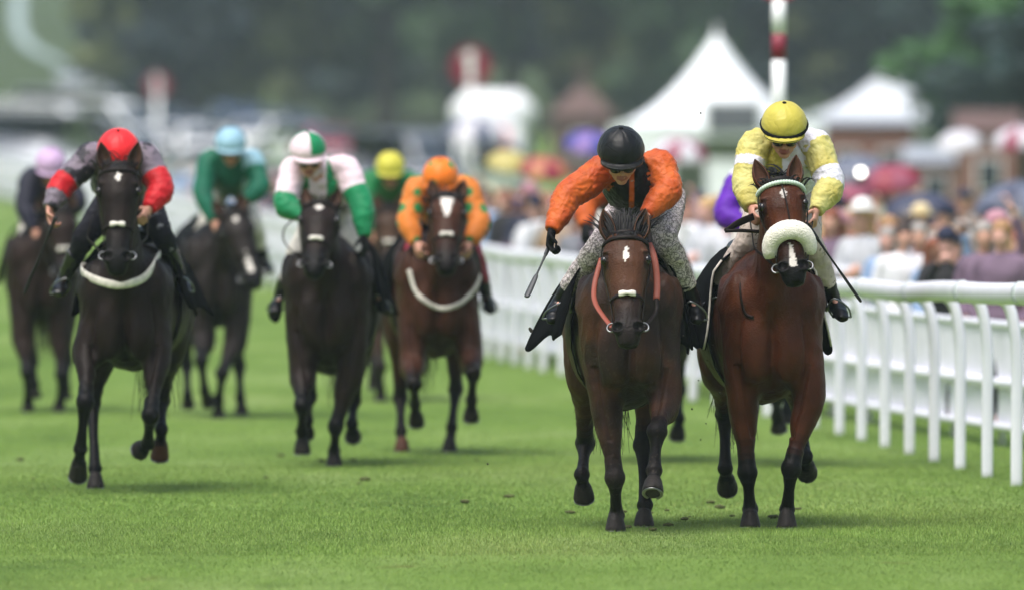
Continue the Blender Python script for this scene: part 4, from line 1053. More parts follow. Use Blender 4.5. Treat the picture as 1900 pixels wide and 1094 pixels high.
# turf clods in the air
rc = random.Random(5)
for i, (px, py, sz) in enumerate([(985, 612, 7), (1300, 210, 4), (1293, 578, 4), (1282, 634, 4), (1312, 668, 3), (1296, 705, 3), (1268, 622, 3), (1335, 728, 4), (1284, 758, 4),
                                  (1310, 785, 3), (1300, 815, 3), (1255, 668, 3), (905, 860, 4), (1322, 640, 3)]):
    Y = 66 + rc.uniform(-.3, 1.6); b_ = MB(); s = sz / 340 * .5
    ball(b_, (0, 0, 0), (s, s * .8, s * (1.0 if i else 2.0)), ax=(V((.8, 0, .6)), V((0, 1, 0)), V((-.6, 0, .8))), nu=7, nv=5)
    b_.v = [tuple(V(v) * (1 + .35 * noise.noise(V(v) * 200))) for v in b_.v]
    if i == 0: M['clod'] = mat("mud_clod", lin(44, 40, 28), .9)
    o = build(b_, "turf_clod", M['clod'], None, False); o.location = pix(px, py, Y)
    tag(o, "small dark clod of mud and turf flying in the air behind the hooves", "turf clod", "clods kicked up by the leading horses")

rd_ = random.Random(9)
M['divot'] = mat("divot_soil", lin(70, 74, 36), .95, noise_amt=.4, noise_scale=60)
for i in range(30):
    if i < 22: px, Y = rd_.choice(((1140, 66), (1200, 67), (1390, 66.8), (1460, 66.8), (170, 74), (620, 80), (1300, 68))), 0; Y = px[1] + rd_.uniform(-.6, 3.5); px = px[0] + rd_.gauss(0, 70)
    else: px, Y = rd_.uniform(0, 1500), rd_.uniform(71, 84)
    b_ = MB(); s = rd_.uniform(.008, .024)
    ball(b_, (0, 0, 0), (s * 1.5, s * 1.3, s * .55), nu=9, nv=6); b_.v = [tuple(V(v) * (1 + .4 * noise.noise(V(v) * 60 + V((i, 0, 0))))) for v in b_.v]
    o = build(b_, "turf_divot", M['divot'], None, False); p = pix(px, 0, Y); o.location = (p.x, Y, .016)
    tag(o, "small muddy turf divot lying on the grass near the hoof marks", "turf divot", "divots lying on the course")

# ------------------------------------------------------------------ running rail and the white-clothed barrier
RAIL = [(60, 3.95), (66, 3.62), (72, 3.25), (77.2, 2.98), (83, 2.69), (89.2, 2.36), (96, 1.90), (104, 1.22), (115, .25), (128, -.62), (160, -2.4), (198, -4.4), (260, -7.9), (350, -15.2), (450, -26.5), (600, -48.5)]
rr_ = empty("running_rail", (interp(RAIL, 77.2), 77.2, 0), "long white plastic running rail on curved posts along the course edge", "running rail")
M['rail_joint'] = mat('rail_joint', lin(190, 198, 200), .5, noise_amt=.15, noise_scale=30); ro = V(rr_.location); rz = lambda y: float(np.interp(y, [70, 75, 80, 87, 100], [1.24, 1.205, 1.15, 1.10, 1.09])) + .008 * math.sin(y * .9)
mb = MB(); Ys = list(np.arange(62, 131, 1.0)) + list(np.arange(135, 600, 12.0))
pts = [V((interp(RAIL, y) - .10, y, rz(y) + terrain(-1, y))) - ro for y in Ys]
tube(mb, pts, [(.05, .068)] * len(pts), seg=14, sub=2); build(mb, "top_rail", M['rail_white'], rr_)
Yp = list(np.arange(63.2, 131, 2.0)) + list(np.arange(134, 250, 8.0))
for y in Yp:
    x = interp(RAIL, y); mb = MB(); b = V((x + .06, y, terrain(x, y) - .05)) - ro; h = rz(y)
    tube(mb, [b, b + V((0, 0, .5)), b + V((0, 0, .86)), b + V((-.035, 0, h - .06)), b + V((-.11, 0, h + .03))], [(.037, .03)] * 5, seg=10, sub=4, power=3)
    po = build(mb, "post", M['rail_white'], rr_)
    if int(y) % 4 < 2:
        mb = MB(); tube(mb, [V((interp(RAIL, y + q) - .10, y + q, rz(y + q) + terrain(-1, y))) - ro for q in (-.09, .09)], [(.056, .074)] * 2, seg=14, sub=1); build(mb, "rail_joint", M['rail_joint'], rr_)
M['sheet'] = mat("white_barrier_cloth", lin(236, 234, 246), .6, noise_amt=.06, noise_scale=2, bump=.4, bump_scale=3, bump_dist=.05)
ba = empty("crowd_barrier", (interp(SHEET, 90), 90, 0), "white cloth covered crowd barrier running behind the rail", "barrier"); bo_ = V(ba.location)
SH = [(60, .86), (90, .86), (104, .92), (128, 1.0), (200, 1.15), (300, 1.25), (450, 1.35), (600, 1.5)]
Yb = [62.0]
while Yb[-1] < 590: Yb.append(Yb[-1] * 1.0 + (2.4 if Yb[-1] < 135 else 8.0 if Yb[-1] < 300 else 30))
for i in range(len(Yb) - 1):
    y0, y1 = Yb[i] + .03, Yb[i + 1] - .03; n = 9; mb = MB(); vs = []
    for lay in (0, 1):
        for j in range(5):
            for k in range(n):
                y = lerp(y0, y1, k / (n - 1)); x = interp(SHEET, y); hh = interp(SH, y); z0 = .10 + .03 * abs(math.sin(y * 1.7)); z = lerp(z0, hh, j / 4)
                vs.append(V((x + .014 * lay + .02 * math.sin(k * 2.1 + j + i) * (1 if 0 < j < 4 else .3), y, z + terrain(x, y))) - bo_)
    fs = []; m_ = 5 * n
    for j in range(4):
        for k in range(n - 1):
            q = (j * n + k, j * n + k + 1, (j + 1) * n + k + 1, (j + 1) * n + k); fs += [q, tuple(reversed([t + m_ for t in q]))]
    mb.add(vs, fs); build(mb, "cloth_panel", M['sheet'], ba)
    if y0 < 170:
        mb = MB(); x = interp(SHEET, Yb[i]); tube(mb, [V((x + .05, Yb[i], terrain(x, Yb[i]) - .05)) - bo_, V((x + .05, Yb[i], interp(SH, Yb[i]) + .02)) - bo_], [.03, .03], seg=8, sub=1); build(mb, "post", M['rail_white'], ba)
for nm, f, rad in (("top_bar", 1.0, .03), ("mid_bar", .52, .035), ("bottom_bar", .16, .03)):
    mb = MB(); pts = [V((interp(SHEET, y) - (.035 if f < 1 else 0), y, interp(SH, y) * f + terrain(-1, y))) - bo_ for y in list(np.arange(62, 131, 2.4)) + list(np.arange(135, 590, 15.0))]
    tube(mb, pts, [rad] * len(pts), seg=8, sub=2); build(mb, nm, M['rail_white'], ba)

# ------------------------------------------------------------------ furlong and marker posts
def marker(px, py_top, Yd, label, disc_r, numeral=None, bands=True, base_x=None, pole_r=.05, ztop=None):
    p = pix(px, py_top, Yd); z0 = terrain(p.x, Yd); o = empty("marker_post", (p.x, Yd, z0), label, "marker post"); zt = p.z - z0
    red = M.setdefault('marker_red', mat("marker_red", lin(122, 20, 46), .5)); wh = M['white_paint']
    if bands:
        zs = list(np.arange(0, zt, .29)); 
        # bands measured down from the top
        cuts = [zt]; seq = bands
        for c in seq: cuts.append(cuts[-1] - c)
        k = 0; z = zt
        for i in range(len(cuts) - 1):
            if cuts[i + 1] < 0: cuts[i + 1] = 0
            mb = MB(); tube(mb, [(0, 0, cuts[i + 1]), (0, 0, cuts[i])], [pole_r, pole_r], seg=14, sub=1, linear=True)
            build(mb, "pole_band", wh if i % 2 == 0 else red, o)
            if cuts[i + 1] == 0: break
    else:
        mb = MB(); tube(mb, [(0, 0, 0), (0, 0, zt)], [pole_r, pole_r], seg=12, sub=1); build(mb, "pole", wh, o)
    mb = MB(); n = 40; zc = zt + disc_r * .9
    vs = [(disc_r * math.cos(2 * math.pi * i / n), yy, zc + disc_r * math.sin(2 * math.pi * i / n)) for yy in (-.02, .02) for i in range(n)]
    fs = [tuple(range(n)), tuple(reversed(range(n, 2 * n)))] + [(i, i + n, (i + 1) % n + n, (i + 1) % n) for i in range(n)]
    mb.add(vs, fs); d = build(mb, "disc", red, o, False)
    if numeral:
        mb = MB(); r = disc_r
        box(mb, (0, -.03, zc), (.22 * r * 2 * .8, .012, 1.5 * r)); 
        mb.add([(-.18 * r, -.036, zc + .74 * r), (-.18 * r, -.036, zc + .5 * r), (-.42 * r, -.036, zc + .36 * r), (-.42 * r, -.036, zc + .52 * r)], [(0, 1, 2, 3)])
        build(mb, "numeral", wh, d, False)
    return o
marker(873, 158, 235, "round red furlong marker with a white 1 above the parked lorry", .40, True, bands=None, pole_r=.07)
marker(292, 178, 400, "small distant red and white round marker on the left", .40, True, bands=None, pole_r=.09)
marker(1445, 0, 96, "tall red and white banded pole beside the pointed marquee", .22, False, bands=[.27, .21, .6, .21, .6, .21, .6, .21, .6], pole_r=.058)

# ------------------------------------------------------------------ marquees and buildings
M['canvas'] = mat("white_canvas", lin(236, 240, 244), .6, noise_amt=.04)
M['grey_pane'] = mat("grey_pane", lin(96, 98, 108), .3)
M['brick'] = mat("red_brick", lin(128, 88, 78), .8, noise_amt=.15, noise_scale=3)
M['tile'] = mat("brown_tile", lin(92, 70, 66), .8, noise_amt=.2, noise_scale=2)
M['slate'] = mat("grey_slate", lin(150, 156, 166), .6, noise_amt=.1)
def marquee(x, Y, w_, zpeak, zeave, label, opening=True, over=.0):
    z0 = terrain(x, Y); o = empty("marquee", (x, Y, z0), label, "marquee"); zp = zpeak - z0; ze = zeave - z0
    mb = MB(); n = 12; vs = []; ring = []
    for j in range(n + 1):
        t = j / n; r = (1 - t) ** 1.0; z = ze + (zp - ze) * (t ** 1.75); hw = w_ / 2 * r + .04
        for k in range(16):
            th = 2 * math.pi * (k + .5) / 16; m = max(abs(math.cos(th)), abs(math.sin(th))); q = lerp(1 / m, 1, t)
            vs.append((hw * math.cos(th) * q, hw * math.sin(th) * q + w_ / 2, z))
    fs = [(j * 16 + k, j * 16 + (k + 1) % 16, (j + 1) * 16 + (k + 1) % 16, (j + 1) * 16 + k) for j in range(n) for k in range(16)]
    mb.add(vs, fs); rf = build(mb, "roof", M['canvas'], o)
    mb = MB(); tube(mb, [(0, w_ / 2, zp - .05), (0, w_ / 2, zp + .25)], [.05, .02], seg=8); build(mb, "finial", M['white_paint'], rf)
    mb = MB(); box(mb, (0, .01, ze - .12), (w_ + .02, .03, .3)); box(mb, (-w_ / 2, w_ / 2, ze - .12), (.03, w_, .3)); box(mb, (w_ / 2, w_ / 2, ze - .12), (.03, w_, .3)); box(mb, (0, w_, ze - .12), (w_, .03, .3))
    build(mb, "valance", M['canvas'], o, False)
    for (cx_, cy_) in ((-1, 0), (1, 0), (-1, 1), (1, 1)):
        mb = MB(); tube(mb, [(cx_ * (w_ / 2 - .08), .08 + cy_ * (w_ - .16), 0), (cx_ * (w_ / 2 - .08), .08 + cy_ * (w_ - .16), ze)], [.06, .06], seg=8, sub=1); build(mb, "leg", M['white_paint'], o)
    mb = MB(); box(mb, (0, w_ - .1, ze / 2), (w_ - .2, .03, ze)); box(mb, (-w_ / 2 + .1, w_ / 2, ze / 2), (.03, w_ - .3, ze)); build(mb, "side_wall", M['canvas'], o, False)
    if opening:
        mb = MB(); box(mb, (.35, -.20, ze + .18), (1.2, .05, .66)); build(mb, "window", M['grey_pane'], o, False)
        mb = MB(); box(mb, (.35, .2, ze + .17), (1.42, .76, .88)); build(mb, "porch", M['canvas'], o, False)
        mb = MB(); box(mb, (.35, .03, (ze - .78) / 2), (1.25, .05, ze - .80)); box(mb, (-w_ / 2 + .75, .03, ze / 2 - .13), (1.3, .05, ze - .28)); box(mb, (w_ / 2 - .55, .03, ze / 2 - .13), (.9, .05, ze - .28)); build(mb, "front_wall", M['canvas'], o, False)
    return o
marquee(4.78, 280, 4.9, 4.9, 2.75, "white pagoda marquee with a tall pointed roof and grey window panel")
M['canvas2'] = mat('grey_canvas', lin(196, 200, 206), .7, noise_amt=.06); CV = M['canvas']; M['canvas'] = M['canvas2']
marquee((1650 - 950) * 330 / FPX, 330, 5.0, 4.45, 3.10, "low white marquee roof partly under the trees above the brick building", False)
M['canvas'] = CV
def house(px, Y, w_, d_, zt, wallm, roofm, label, roof='gable', zr=1.0, name="brick_building", wins=2, chim=False):
    x = (px - 950) * Y / FPX; z0 = terrain(x, Y) - .2; o = empty(name, (x, Y, z0), label, "building"); h = zt - z0
    mb = MB(); box(mb, (0, d_ / 2, h / 2), (w_, d_, h)); build(mb, "wall", wallm, o, False)
    mb = MB(); e = .15
    if roof == 'gable': vs = [(-w_ / 2 - e, -e, h), (w_ / 2 + e, -e, h), (w_ / 2 + e, d_ + e, h), (-w_ / 2 - e, d_ + e, h), (-w_ / 2 - e, d_ / 2, h + zr), (w_ / 2 + e, d_ / 2, h + zr)]; fs = [(0, 1, 5, 4), (2, 3, 4, 5), (0, 4, 3), (1, 2, 5), (3, 2, 1, 0)]
    else: vs = [(-w_ / 2 - e, -e, h), (w_ / 2 + e, -e, h), (w_ / 2 + e, d_ + e, h), (-w_ / 2 - e, d_ + e, h), (0, d_ / 2, h + zr)]; fs = [(0, 1, 4), (1, 2, 4), (2, 3, 4), (3, 0, 4), (3, 2, 1, 0)]
    vs = [V(v) + V((0, 0, .012)) for v in vs]
    mb.add(vs, fs); rf = build(mb, "roof", roofm, o, False)
    if chim:
        mb = MB(); box(mb, (w_ * .3, d_ / 2, h + zr), (.5, .5, 1.3)); build(mb, "chimney", wallm, rf, False)
    if roof == 'hip':
        mb = MB(); tube(mb, [(0, d_ / 2, h + zr - .1), (0, d_ / 2, h + zr + .35)], [.10, .05], seg=8); ball(mb, (0, d_ / 2, h + zr + .42), .16); build(mb, "finial", roofm, rf)
    for i in range(wins):
        cx_ = -w_ / 2 + w_ * (i + .5) / wins
        mb = MB(); box(mb, (cx_, -.012, h * .6), (.62, .05, .8)); f = build(mb, "window", M['white_paint'], o, False)
        mb = MB(); box(mb, (cx_, -.045, h * .6), (.5, .03, .68)); build(mb, "pane", M['glass'], f, False)
    return o
house(1612, 300, 2.2, 3, 2.85, M['brick'], M['slate'], "low red brick building with a pale roof beside the pointed marquee", zr=.14)
house(1835, 280, 1.3, 3, 2.6, M['brick'], M['tile'], "narrow red brick building in front of the dark trees on the right", zr=.5, wins=1)
o_ = house(85, 470, 4.2, 5, 3.9, M['canvas'], M['canvas'], 'long low white tent at the far left beyond the rail', zr=.25, name='hospitality_tent', wins=0); o_['category'] = 'tent'
o_ = house(150, 540, 2.0, 4, 5.4, M['canvas'], M['slate'], 'pale grey tent below the winding white path', zr=.3, name='hospitality_tent', wins=0); o_['category'] = 'tent'
house(1735, 290, 1.2, 2.5, 1.9, M['brick'], M['slate'], "small brick hut between the two larger brick buildings", zr=.4, wins=1)
house(1080, 380, 1.9, 2, 3.3, M['tile'], M['tile'], "brown pavilion with a pyramid roof and ball finial left of the marquee", roof='hip', zr=1.1, name="pavilion", wins=1)

# ------------------------------------------------------------------ vehicles
def car_proto(name, kind):
    """built along y, front towards -y"""
    prof = {'car': [(-2.1, .35), (-2.12, .62), (-1.95, .80), (-1.05, .93), (-.45, 1.38), (.9, 1.42), (1.55, 1.0), (2.05, .92), (2.1, .40)],
            'van': [(-2.4, .4), (-2.42, .85), (-2.1, 1.1), (-1.5, 1.75), (-1.2, 2.05), (2.4, 2.1), (2.45, .45)]}[kind]
    hw = .86 if kind == 'car' else .95
    o = empty(name, (0, 0, 0)); mb = MB(); vs = []; m = len(prof)
    for xx, ins in ((-hw, .16), (-hw * .97, 0), (hw * .97, 0), (hw, .16)):
        for (y, z) in prof:
            up_ = max(0, z - .9) * .28 ; k = 1 - up_ / hw if kind == 'car' else 1 - up_ * .2 / hw
            inn = abs(xx) == hw
            vs.append((xx * k, y * (.985 if inn else 1), .36 + (z - .36) * (.97 if inn else 1)))
    fs = [tuple(range(m)), tuple(reversed(range(3 * m, 4 * m)))]
    for j in range(3):
        for i in range(m): fs.append((j * m + i, j * m + (i + 1) % m, (j + 1) * m + (i + 1) % m, (j + 1) * m + i))
    mb.add(vs, fs); body = build(mb, "body", M['white_paint'], o)
    def quad(nm, pts, mm, par=o): q = MB(); q.add(pts, [tuple(range(len(pts)))]); return build(q, nm, mm, par, False)
    if kind == 'car':
        quad("windscreen", [(-.70, -1.02, .975), (.70, -1.02, .975), (.60, -.50, 1.365), (-.60, -.50, 1.365)], M['glass'])
        for s_ in (-1, 1): quad("side_window", [(s_ * .852, -.95, .96), (s_ * .852, 1.35, 1.0), (s_ * .752, .85, 1.34), (s_ * .752, -.42, 1.33)], M['glass'])
    else:
        quad("windscreen", [(-.78, -2.0, 1.22), (.78, -2.0, 1.22), (.72, -1.42, 1.86), (-.72, -1.42, 1.86)], M['glass'])
        for s_ in (-1, 1): quad("side_window", [(s_ * .952, -1.9, 1.15), (s_ * .952, -.8, 1.15), (s_ * .935, -.8, 1.75), (s_ * .935, -1.35, 1.75)], M['glass'])
    for s_ in (-1, 1):
        q = MB(); ball(q, (s_ * (hw - .22), -2.06 if kind == 'car' else -2.36, .70 if kind == 'car' else .88), (.15, .09, .09)); build(q, "headlight", M['metal'], o)
        q = MB(); box(q, (s_ * (hw + .1), -.85 if kind == 'car' else -1.55, 1.0 if kind == 'car' else 1.3), (.18, .1, .14), bev=.03); build(q, "mirror", M['tyre'], o)
        for y in ((-1.35, 1.3) if kind == 'car' else (-1.6, 1.5)):
            q = MB(); tube(q, [(s_ * (hw - .2), y, .32), (s_ * (hw + .02), y, .32)], [.32, .32], ref=(0, 0, 1), seg=18, sub=1); wl = build(q, "wheel", M['tyre'], o)
            q = MB(); tube(q, [(s_ * (hw + .02), y, .32), (s_ * (hw + .035), y, .32)], [.19, .17], ref=(0, 0, 1), seg=14, sub=1); build(q, "rim", M['metal'], wl)
    return o
def copy_tree(o, parent=None, swap=None):
    c = o.copy(); COL.objects.link(c); c.parent = parent
    if swap and o.type == 'MESH':
        for i, sl_ in enumerate(c.material_slots):
            if sl_.material in swap: sl_.link = 'OBJECT'; sl_.material = swap[c.data.materials[i]]
    for ch in list(o.children): copy_tree(ch, c, swap)
    return c
protoc = car_proto("parked_car", 'car'); protov = car_proto("parked_van", 'van')
paints = {'white': M['white_paint'], 'silver': mat("silver_paint", lin(168, 172, 180), .3, metal=.3), 'grey': mat("grey_paint", lin(92, 98, 108), .3), 'black': mat("black_paint", lin(26, 28, 34), .25),
          'blue': mat("blue_paint", lin(60, 84, 128), .3), 'red': mat("red_paint", lin(140, 36, 44), .3)}
# px, Y, kind, paint, heading, label
cars = [(60, 405, 'van', 'white', 75, "long white van parked end-on to the rail at the far left"), (170, 420, 'van', 'white', 60, "white van parked behind the first long white van"),
        (150, 470, 'van', 'silver', 80, "pale van higher up the slope below the winding white rail"), (215, 430, 'car', 'silver', 20, "silver car beside the pale van on the slope"),
        (250, 400, 'car', 'white', 10, "white car just under the distant round marker"), (330, 410, 'car', 'white', -12, "white car to the right of the distant round marker"),
        (300, 470, 'car', 'black', 30, "black car behind the white cars near the marker"), (385, 440, 'car', 'grey', -40, "grey car behind the pale blue cap"), (372, 400, 'car', 'white', 6, "white car nose-on just left of the pale blue cap"),
        (480, 420, 'car', 'white', -25, "white car between the pale blue and quartered caps"), (440, 480, 'car', 'blue', 20, "blue car half hidden above the pale blue cap"),
        (535, 450, 'car', 'grey', 35, "grey car parked left of the quartered cap"), (608, 400, 'car', 'red', 10, "dark red car just right of the quartered cap"),
        (660, 350, 'car', 'silver', 50, "silver car between the quartered and yellow caps"), (795, 290, 'car', 'silver', 12, "silver car left of the white lorry"), (770, 330, 'van', 'grey', 25, "grey van behind the silver car and lorry"),
        (10, 425, 'van', 'white', 82, "white van cut by the picture edge beyond the barrier"), (125, 388, 'van', 'silver', 84, "silver van side-on just behind the lilac cap"),(420, 360, 'car', 'silver', 78, "silver car side-on beyond the green silks"), (225, 390, 'car', 'black', 70, "black car behind the red cap")]
used = set()
for px, Y, kd_, pt_, hd, lb in cars:
    pr = protoc if kd_ == 'car' else protov
    o = pr if kd_ not in used else copy_tree(pr, None, {M['white_paint']: paints[pt_]})
    used.add(kd_); x = (px - 950) * Y / FPX; o.location = (x, Y, terrain(x, Y)); o.rotation_euler = (0, 0, R(hd))
    tag(o, lb, "car" if kd_ == 'car' else "van", "vehicles parked on the slope")
M['pink_panel'] = mat("pink_red_panel", lin(214, 84, 118), .5)
def lorry(px, Y):
    x = (px - 950) * Y / FPX; o = empty("lorry", (x, Y, 0), "white high-roofed lorry with a pink-red front panel under the round marker", "lorry"); z = terrain(x, Y); o.location.z = z
    mb = MB(); box(mb, (0, 3.0, 2.62), (2.1, 5.0, 1.2), bev=.38); build(mb, "box_body", M['white_paint'], o)
    mb = MB(); box(mb, (0, 3.0, 1.35), (1.9, 4.8, 1.5), bev=.1); build(mb, "lower_body", paints['grey'], o)
    mb = MB(); box(mb, (-.1, -.25, 1.4), (1.7, 1.4, 1.95), bev=.15); cb = build(mb, "cab", M['white_paint'], o)
    mb = MB(); box(mb, (-.1, -.99, 1.5), (1.5, .04, .6)); build(mb, "windscreen", M['glass'], cb, False)
    mb = MB(); box(mb, (-.1, -1.02, 2.07), (1.0, .05, .42), bev=.02); build(mb, "front_panel", M['pink_panel'], cb, False)
    for s_ in (-1, 1):
        mb = MB(); box(mb, (s_ * .8, -.97, .8), (.3, .06, .2), bev=.02); build(mb, "headlight", M['metal'], cb)
        mb = MB(); box(mb, (s_ * 1.15, -.8, 1.9), (.14, .12, .45), bev=.03); build(mb, "mirror", M['tyre'], cb)
        for y in (-.2, 4.3):
            q = MB(); tube(q, [(s_ * .75, y, .48), (s_ * 1.03, y, .48)], [.48, .48], ref=(0, 0, 1), seg=18, sub=1); wl = build(q, "wheel", M['tyre'], o)
            q = MB(); tube(q, [(s_ * 1.03, y, .48), (s_ * 1.06, y, .48)], [.25, .22], ref=(0, 0, 1), seg=12, sub=1); build(q, "rim", M['metal'], wl)
    return o
lorry(915, 300)

# rails on the far slope
def post_rail(pts, label, h=1.1, step=6, name="white_fence", r=.06):
    P = [V(p) for p in pts]; o = empty(name, P[0], label, "fence"); Q = [p - P[0] for p in P]
    mb = MB(); tube(mb, [q + V((0, 0, h)) for q in Q], [r * 1.4] * len(Q), seg=8, sub=4); build(mb, "top_rail", M['rail_white'], o)
    mb = MB(); tube(mb, [q + V((0, 0, h * .55)) for q in Q], [r] * len(Q), seg=8, sub=4); build(mb, "lower_rail", M['rail_white'], o)
    for a, b in zip(Q[:-1], Q[1:]):
        n = max(1, int((b - a).length / step))
        for k in range(n):
            c = a.lerp(b, k / n); mb = MB(); tube(mb, [c + V((0, 0, -.4)), c + V((0, 0, h))], [r * .8] * 2, seg=6, sub=1); build(mb, "post", M['rail_white'], o)
def gp(px, Y, dz=0): x = (px - 950) * Y / FPX; return (x, Y, terrain(x, Y) + dz)
post_rail([gp(345, 262), gp(420, 275), gp(640, 285), gp(860, 290)], "far white rail crossing behind the parked cars and the blue cap", 1.15, 5)
post_rail([gp(130, 325), gp(300, 330), gp(560, 345), gp(760, 350)], "second far white rail in front of the parked cars", 1.15, 5)
# pale track winding up the hillside
tr = [gp(215, 560), gp(180, 625), gp(150, 650), gp(105, 675), (lambda: gp(62, 700))(), gp(38, 725), gp(32, 760), gp(34, 800), gp(36, 850)]
mb = MB(); vs = []; fs = []; n = 6
cl = []
for i in range(len(tr) - 1):
    for k in range(n): cl.append(V(tr[i]).lerp(V(tr[i + 1]), k / n))
for i, c in enumerate(cl):
    for dx in (-.42, .42): vs.append((c.x + dx, c.y, terrain(c.x + dx, c.y) + .05))
for i in range(len(cl) - 1): fs.append((2 * i, 2 * i + 1, 2 * i + 3, 2 * i + 2))
mb.add(vs, fs); tag(build(mb, "path", mat("chalk_path", lin(140, 156, 154), .9, noise_amt=.1), None, False), "pale chalk path winding up the hillside", "path", kind="structure")

# ------------------------------------------------------------------ trees
def tree_proto(name, seed, H=12, spread=4.2, leaf=.34, n=5200, colm=None, trunkm=None):
    r = random.Random(seed); rg = np.random.default_rng(seed); o = empty(name, (0, 0, 0)); mb = MB(); cl = []
    tube(mb, [(0, 0, -.8), (.05, 0, H * .2), (-.1, .1, H * .45), (.1, 0, H * .8)], [H * .032, H * .024, H * .016, H * .004], seg=10)
    for i in range(16):
        a = r.uniform(0, 6.28); z = H * r.uniform(.04, .72); L_ = spread * r.uniform(.55, 1.0) * (1.05 - abs(z / H - .42)); e = V((math.cos(a) * L_, math.sin(a) * L_, z + L_ * r.uniform(.15, .6)))
        tube(mb, [(0, 0, z * .95 + .1), (e.x * .45, e.y * .45, lerp(z, e.z, .35)), tuple(e)], [H * .011, H * .007, H * .002], seg=6, sub=2); cl.append((e, r.uniform(.26, .42) * spread))
        cl.append((V((e.x * .5, e.y * .5, lerp(z, e.z, .6) + .5)), r.uniform(.25, .4) * spread))
    for i in range(14): cl.append((V((r.gauss(0, spread * .3), r.gauss(0, spread * .3), H * r.uniform(.55, .98))), r.uniform(.2, .34) * spread))
    build(mb, "trunk", trunkm, o)
    P = []; Nn = []
    per = n // len(cl)
    for c, rad in cl:
        d = rg.normal(size=(per, 3)); d /= np.linalg.norm(d, axis=1)[:, None]; rr2 = rad * (.55 + .5 * rg.random(per)) ** .7
        P.append(np.array(c) + d * rr2[:, None] * np.array([1, 1, .75])); Nn.append(d)
    P = np.concatenate(P); Nn = np.concatenate(Nn); m = len(P)
    t1 = np.cross(Nn + rg.normal(0, .6, (m, 3)), rg.normal(size=(m, 3))); t1 /= np.linalg.norm(t1, axis=1)[:, None] + 1e-9
    t2 = np.cross(t1, Nn + rg.normal(0, .4, (m, 3))); t2 /= np.linalg.norm(t2, axis=1)[:, None] + 1e-9
    s1 = (leaf * rg.uniform(.6, 1.4, m))[:, None]
    q = np.stack([P - t1 * s1, P - t2 * s1 * .6, P + t1 * s1, P + t2 * s1 * .6], 1).reshape(-1, 3)
    me = bpy.data.meshes.new("crown"); me.vertices.add(4 * m); me.vertices.foreach_set("co", q.ravel().astype(np.float32)); me.loops.add(4 * m); me.loops.foreach_set("vertex_index", np.arange(4 * m, dtype=np.int32))
    me.polygons.add(m); me.polygons.foreach_set("loop_start", np.arange(0, 4 * m, 4, dtype=np.int32)); me.update(calc_edges=True)
    link("crown", me, colm, o); return o
bark = mat("bark", lin(70, 62, 54), .9)
leafm = [mat("foliage_a", lin(52, 76, 44), .7, noise_amt=.4, noise_scale=.7), mat("foliage_b", lin(24, 50, 48), .7, noise_amt=.4, noise_scale=.7), mat("foliage_c", lin(92, 102, 56), .7, noise_amt=.35, noise_scale=.6), mat("foliage_d", lin(16, 36, 42), .7, noise_amt=.4, noise_scale=.7)]
protos = [tree_proto("broadleaf_tree", 11 + i, H=(13, 11, 15, 12)[i], spread=(4.6, 4.0, 4.8, 3.6)[i], colm=leafm[0], trunkm=bark) for i in range(4)]
leafm.append(mat('foliage_e', lin(52, 92, 40), .7, noise_amt=.45, noise_scale=.9)); rt = random.Random(3); first = [True] * 4; spots = []
for row, (Yr, sp) in enumerate(((508, 4.6), (530, 5.2), (562, 6.0), (610, 7), (670, 8), (745, 9))):
    x = -75 if row > 2 else -60
    while x < 62:
        px = 950 + x * FPX / Yr
        if not (px < 205 - row * 26 and px > -700): spots.append((x + rt.uniform(-1, 1), Yr + rt.uniform(-8, 8), row))
        x += sp * rt.uniform(.8, 1.2)
kinds = {4: 'x', 0: "rounded green", 1: "dark blue-green", 2: "olive green", 3: "darkest green"}
for x, Y, row in spots:
    k = rt.randrange(4); mi = rt.choices([0, 1, 2, 3], [3, 4, 2, 3])[0]
    if first[k]: o = protos[k]; first[k] = False; mi = 0
    else: o = copy_tree(protos[k], None, {leafm[0]: leafm[mi]})
    s = rt.uniform(.85, 1.2); o.location = (x, Y, terrain(x, Y)); o.scale = (s, s, s * rt.uniform(.9, 1.1)); o.rotation_euler = (0, 0, rt.uniform(0, 6.28))
    tag(o, f"{kinds[mi]} tree in the blurred wood covering the hillside", "tree", "trees of the hillside wood")
for (px, Y, s, mi, lb) in ((1858, 296, .66, 4, "bright green tree overhanging the low marquee on the right"), (1915, 285, .6, 1, "dark tree at the right edge above the umbrellas"), (1720, 372, .5, 3, "dark green tree behind the low marquee roof")):
    o = copy_tree(protos[0], None, {leafm[0]: leafm[mi]}); x = (px - 950) * Y / FPX; o.location = (x, Y, terrain(x, Y) - .5); o.scale = (s, s, s * .8); tag(o, lb, "tree", "nearer trees on the right"); o.rotation_euler = (0, 0, px)

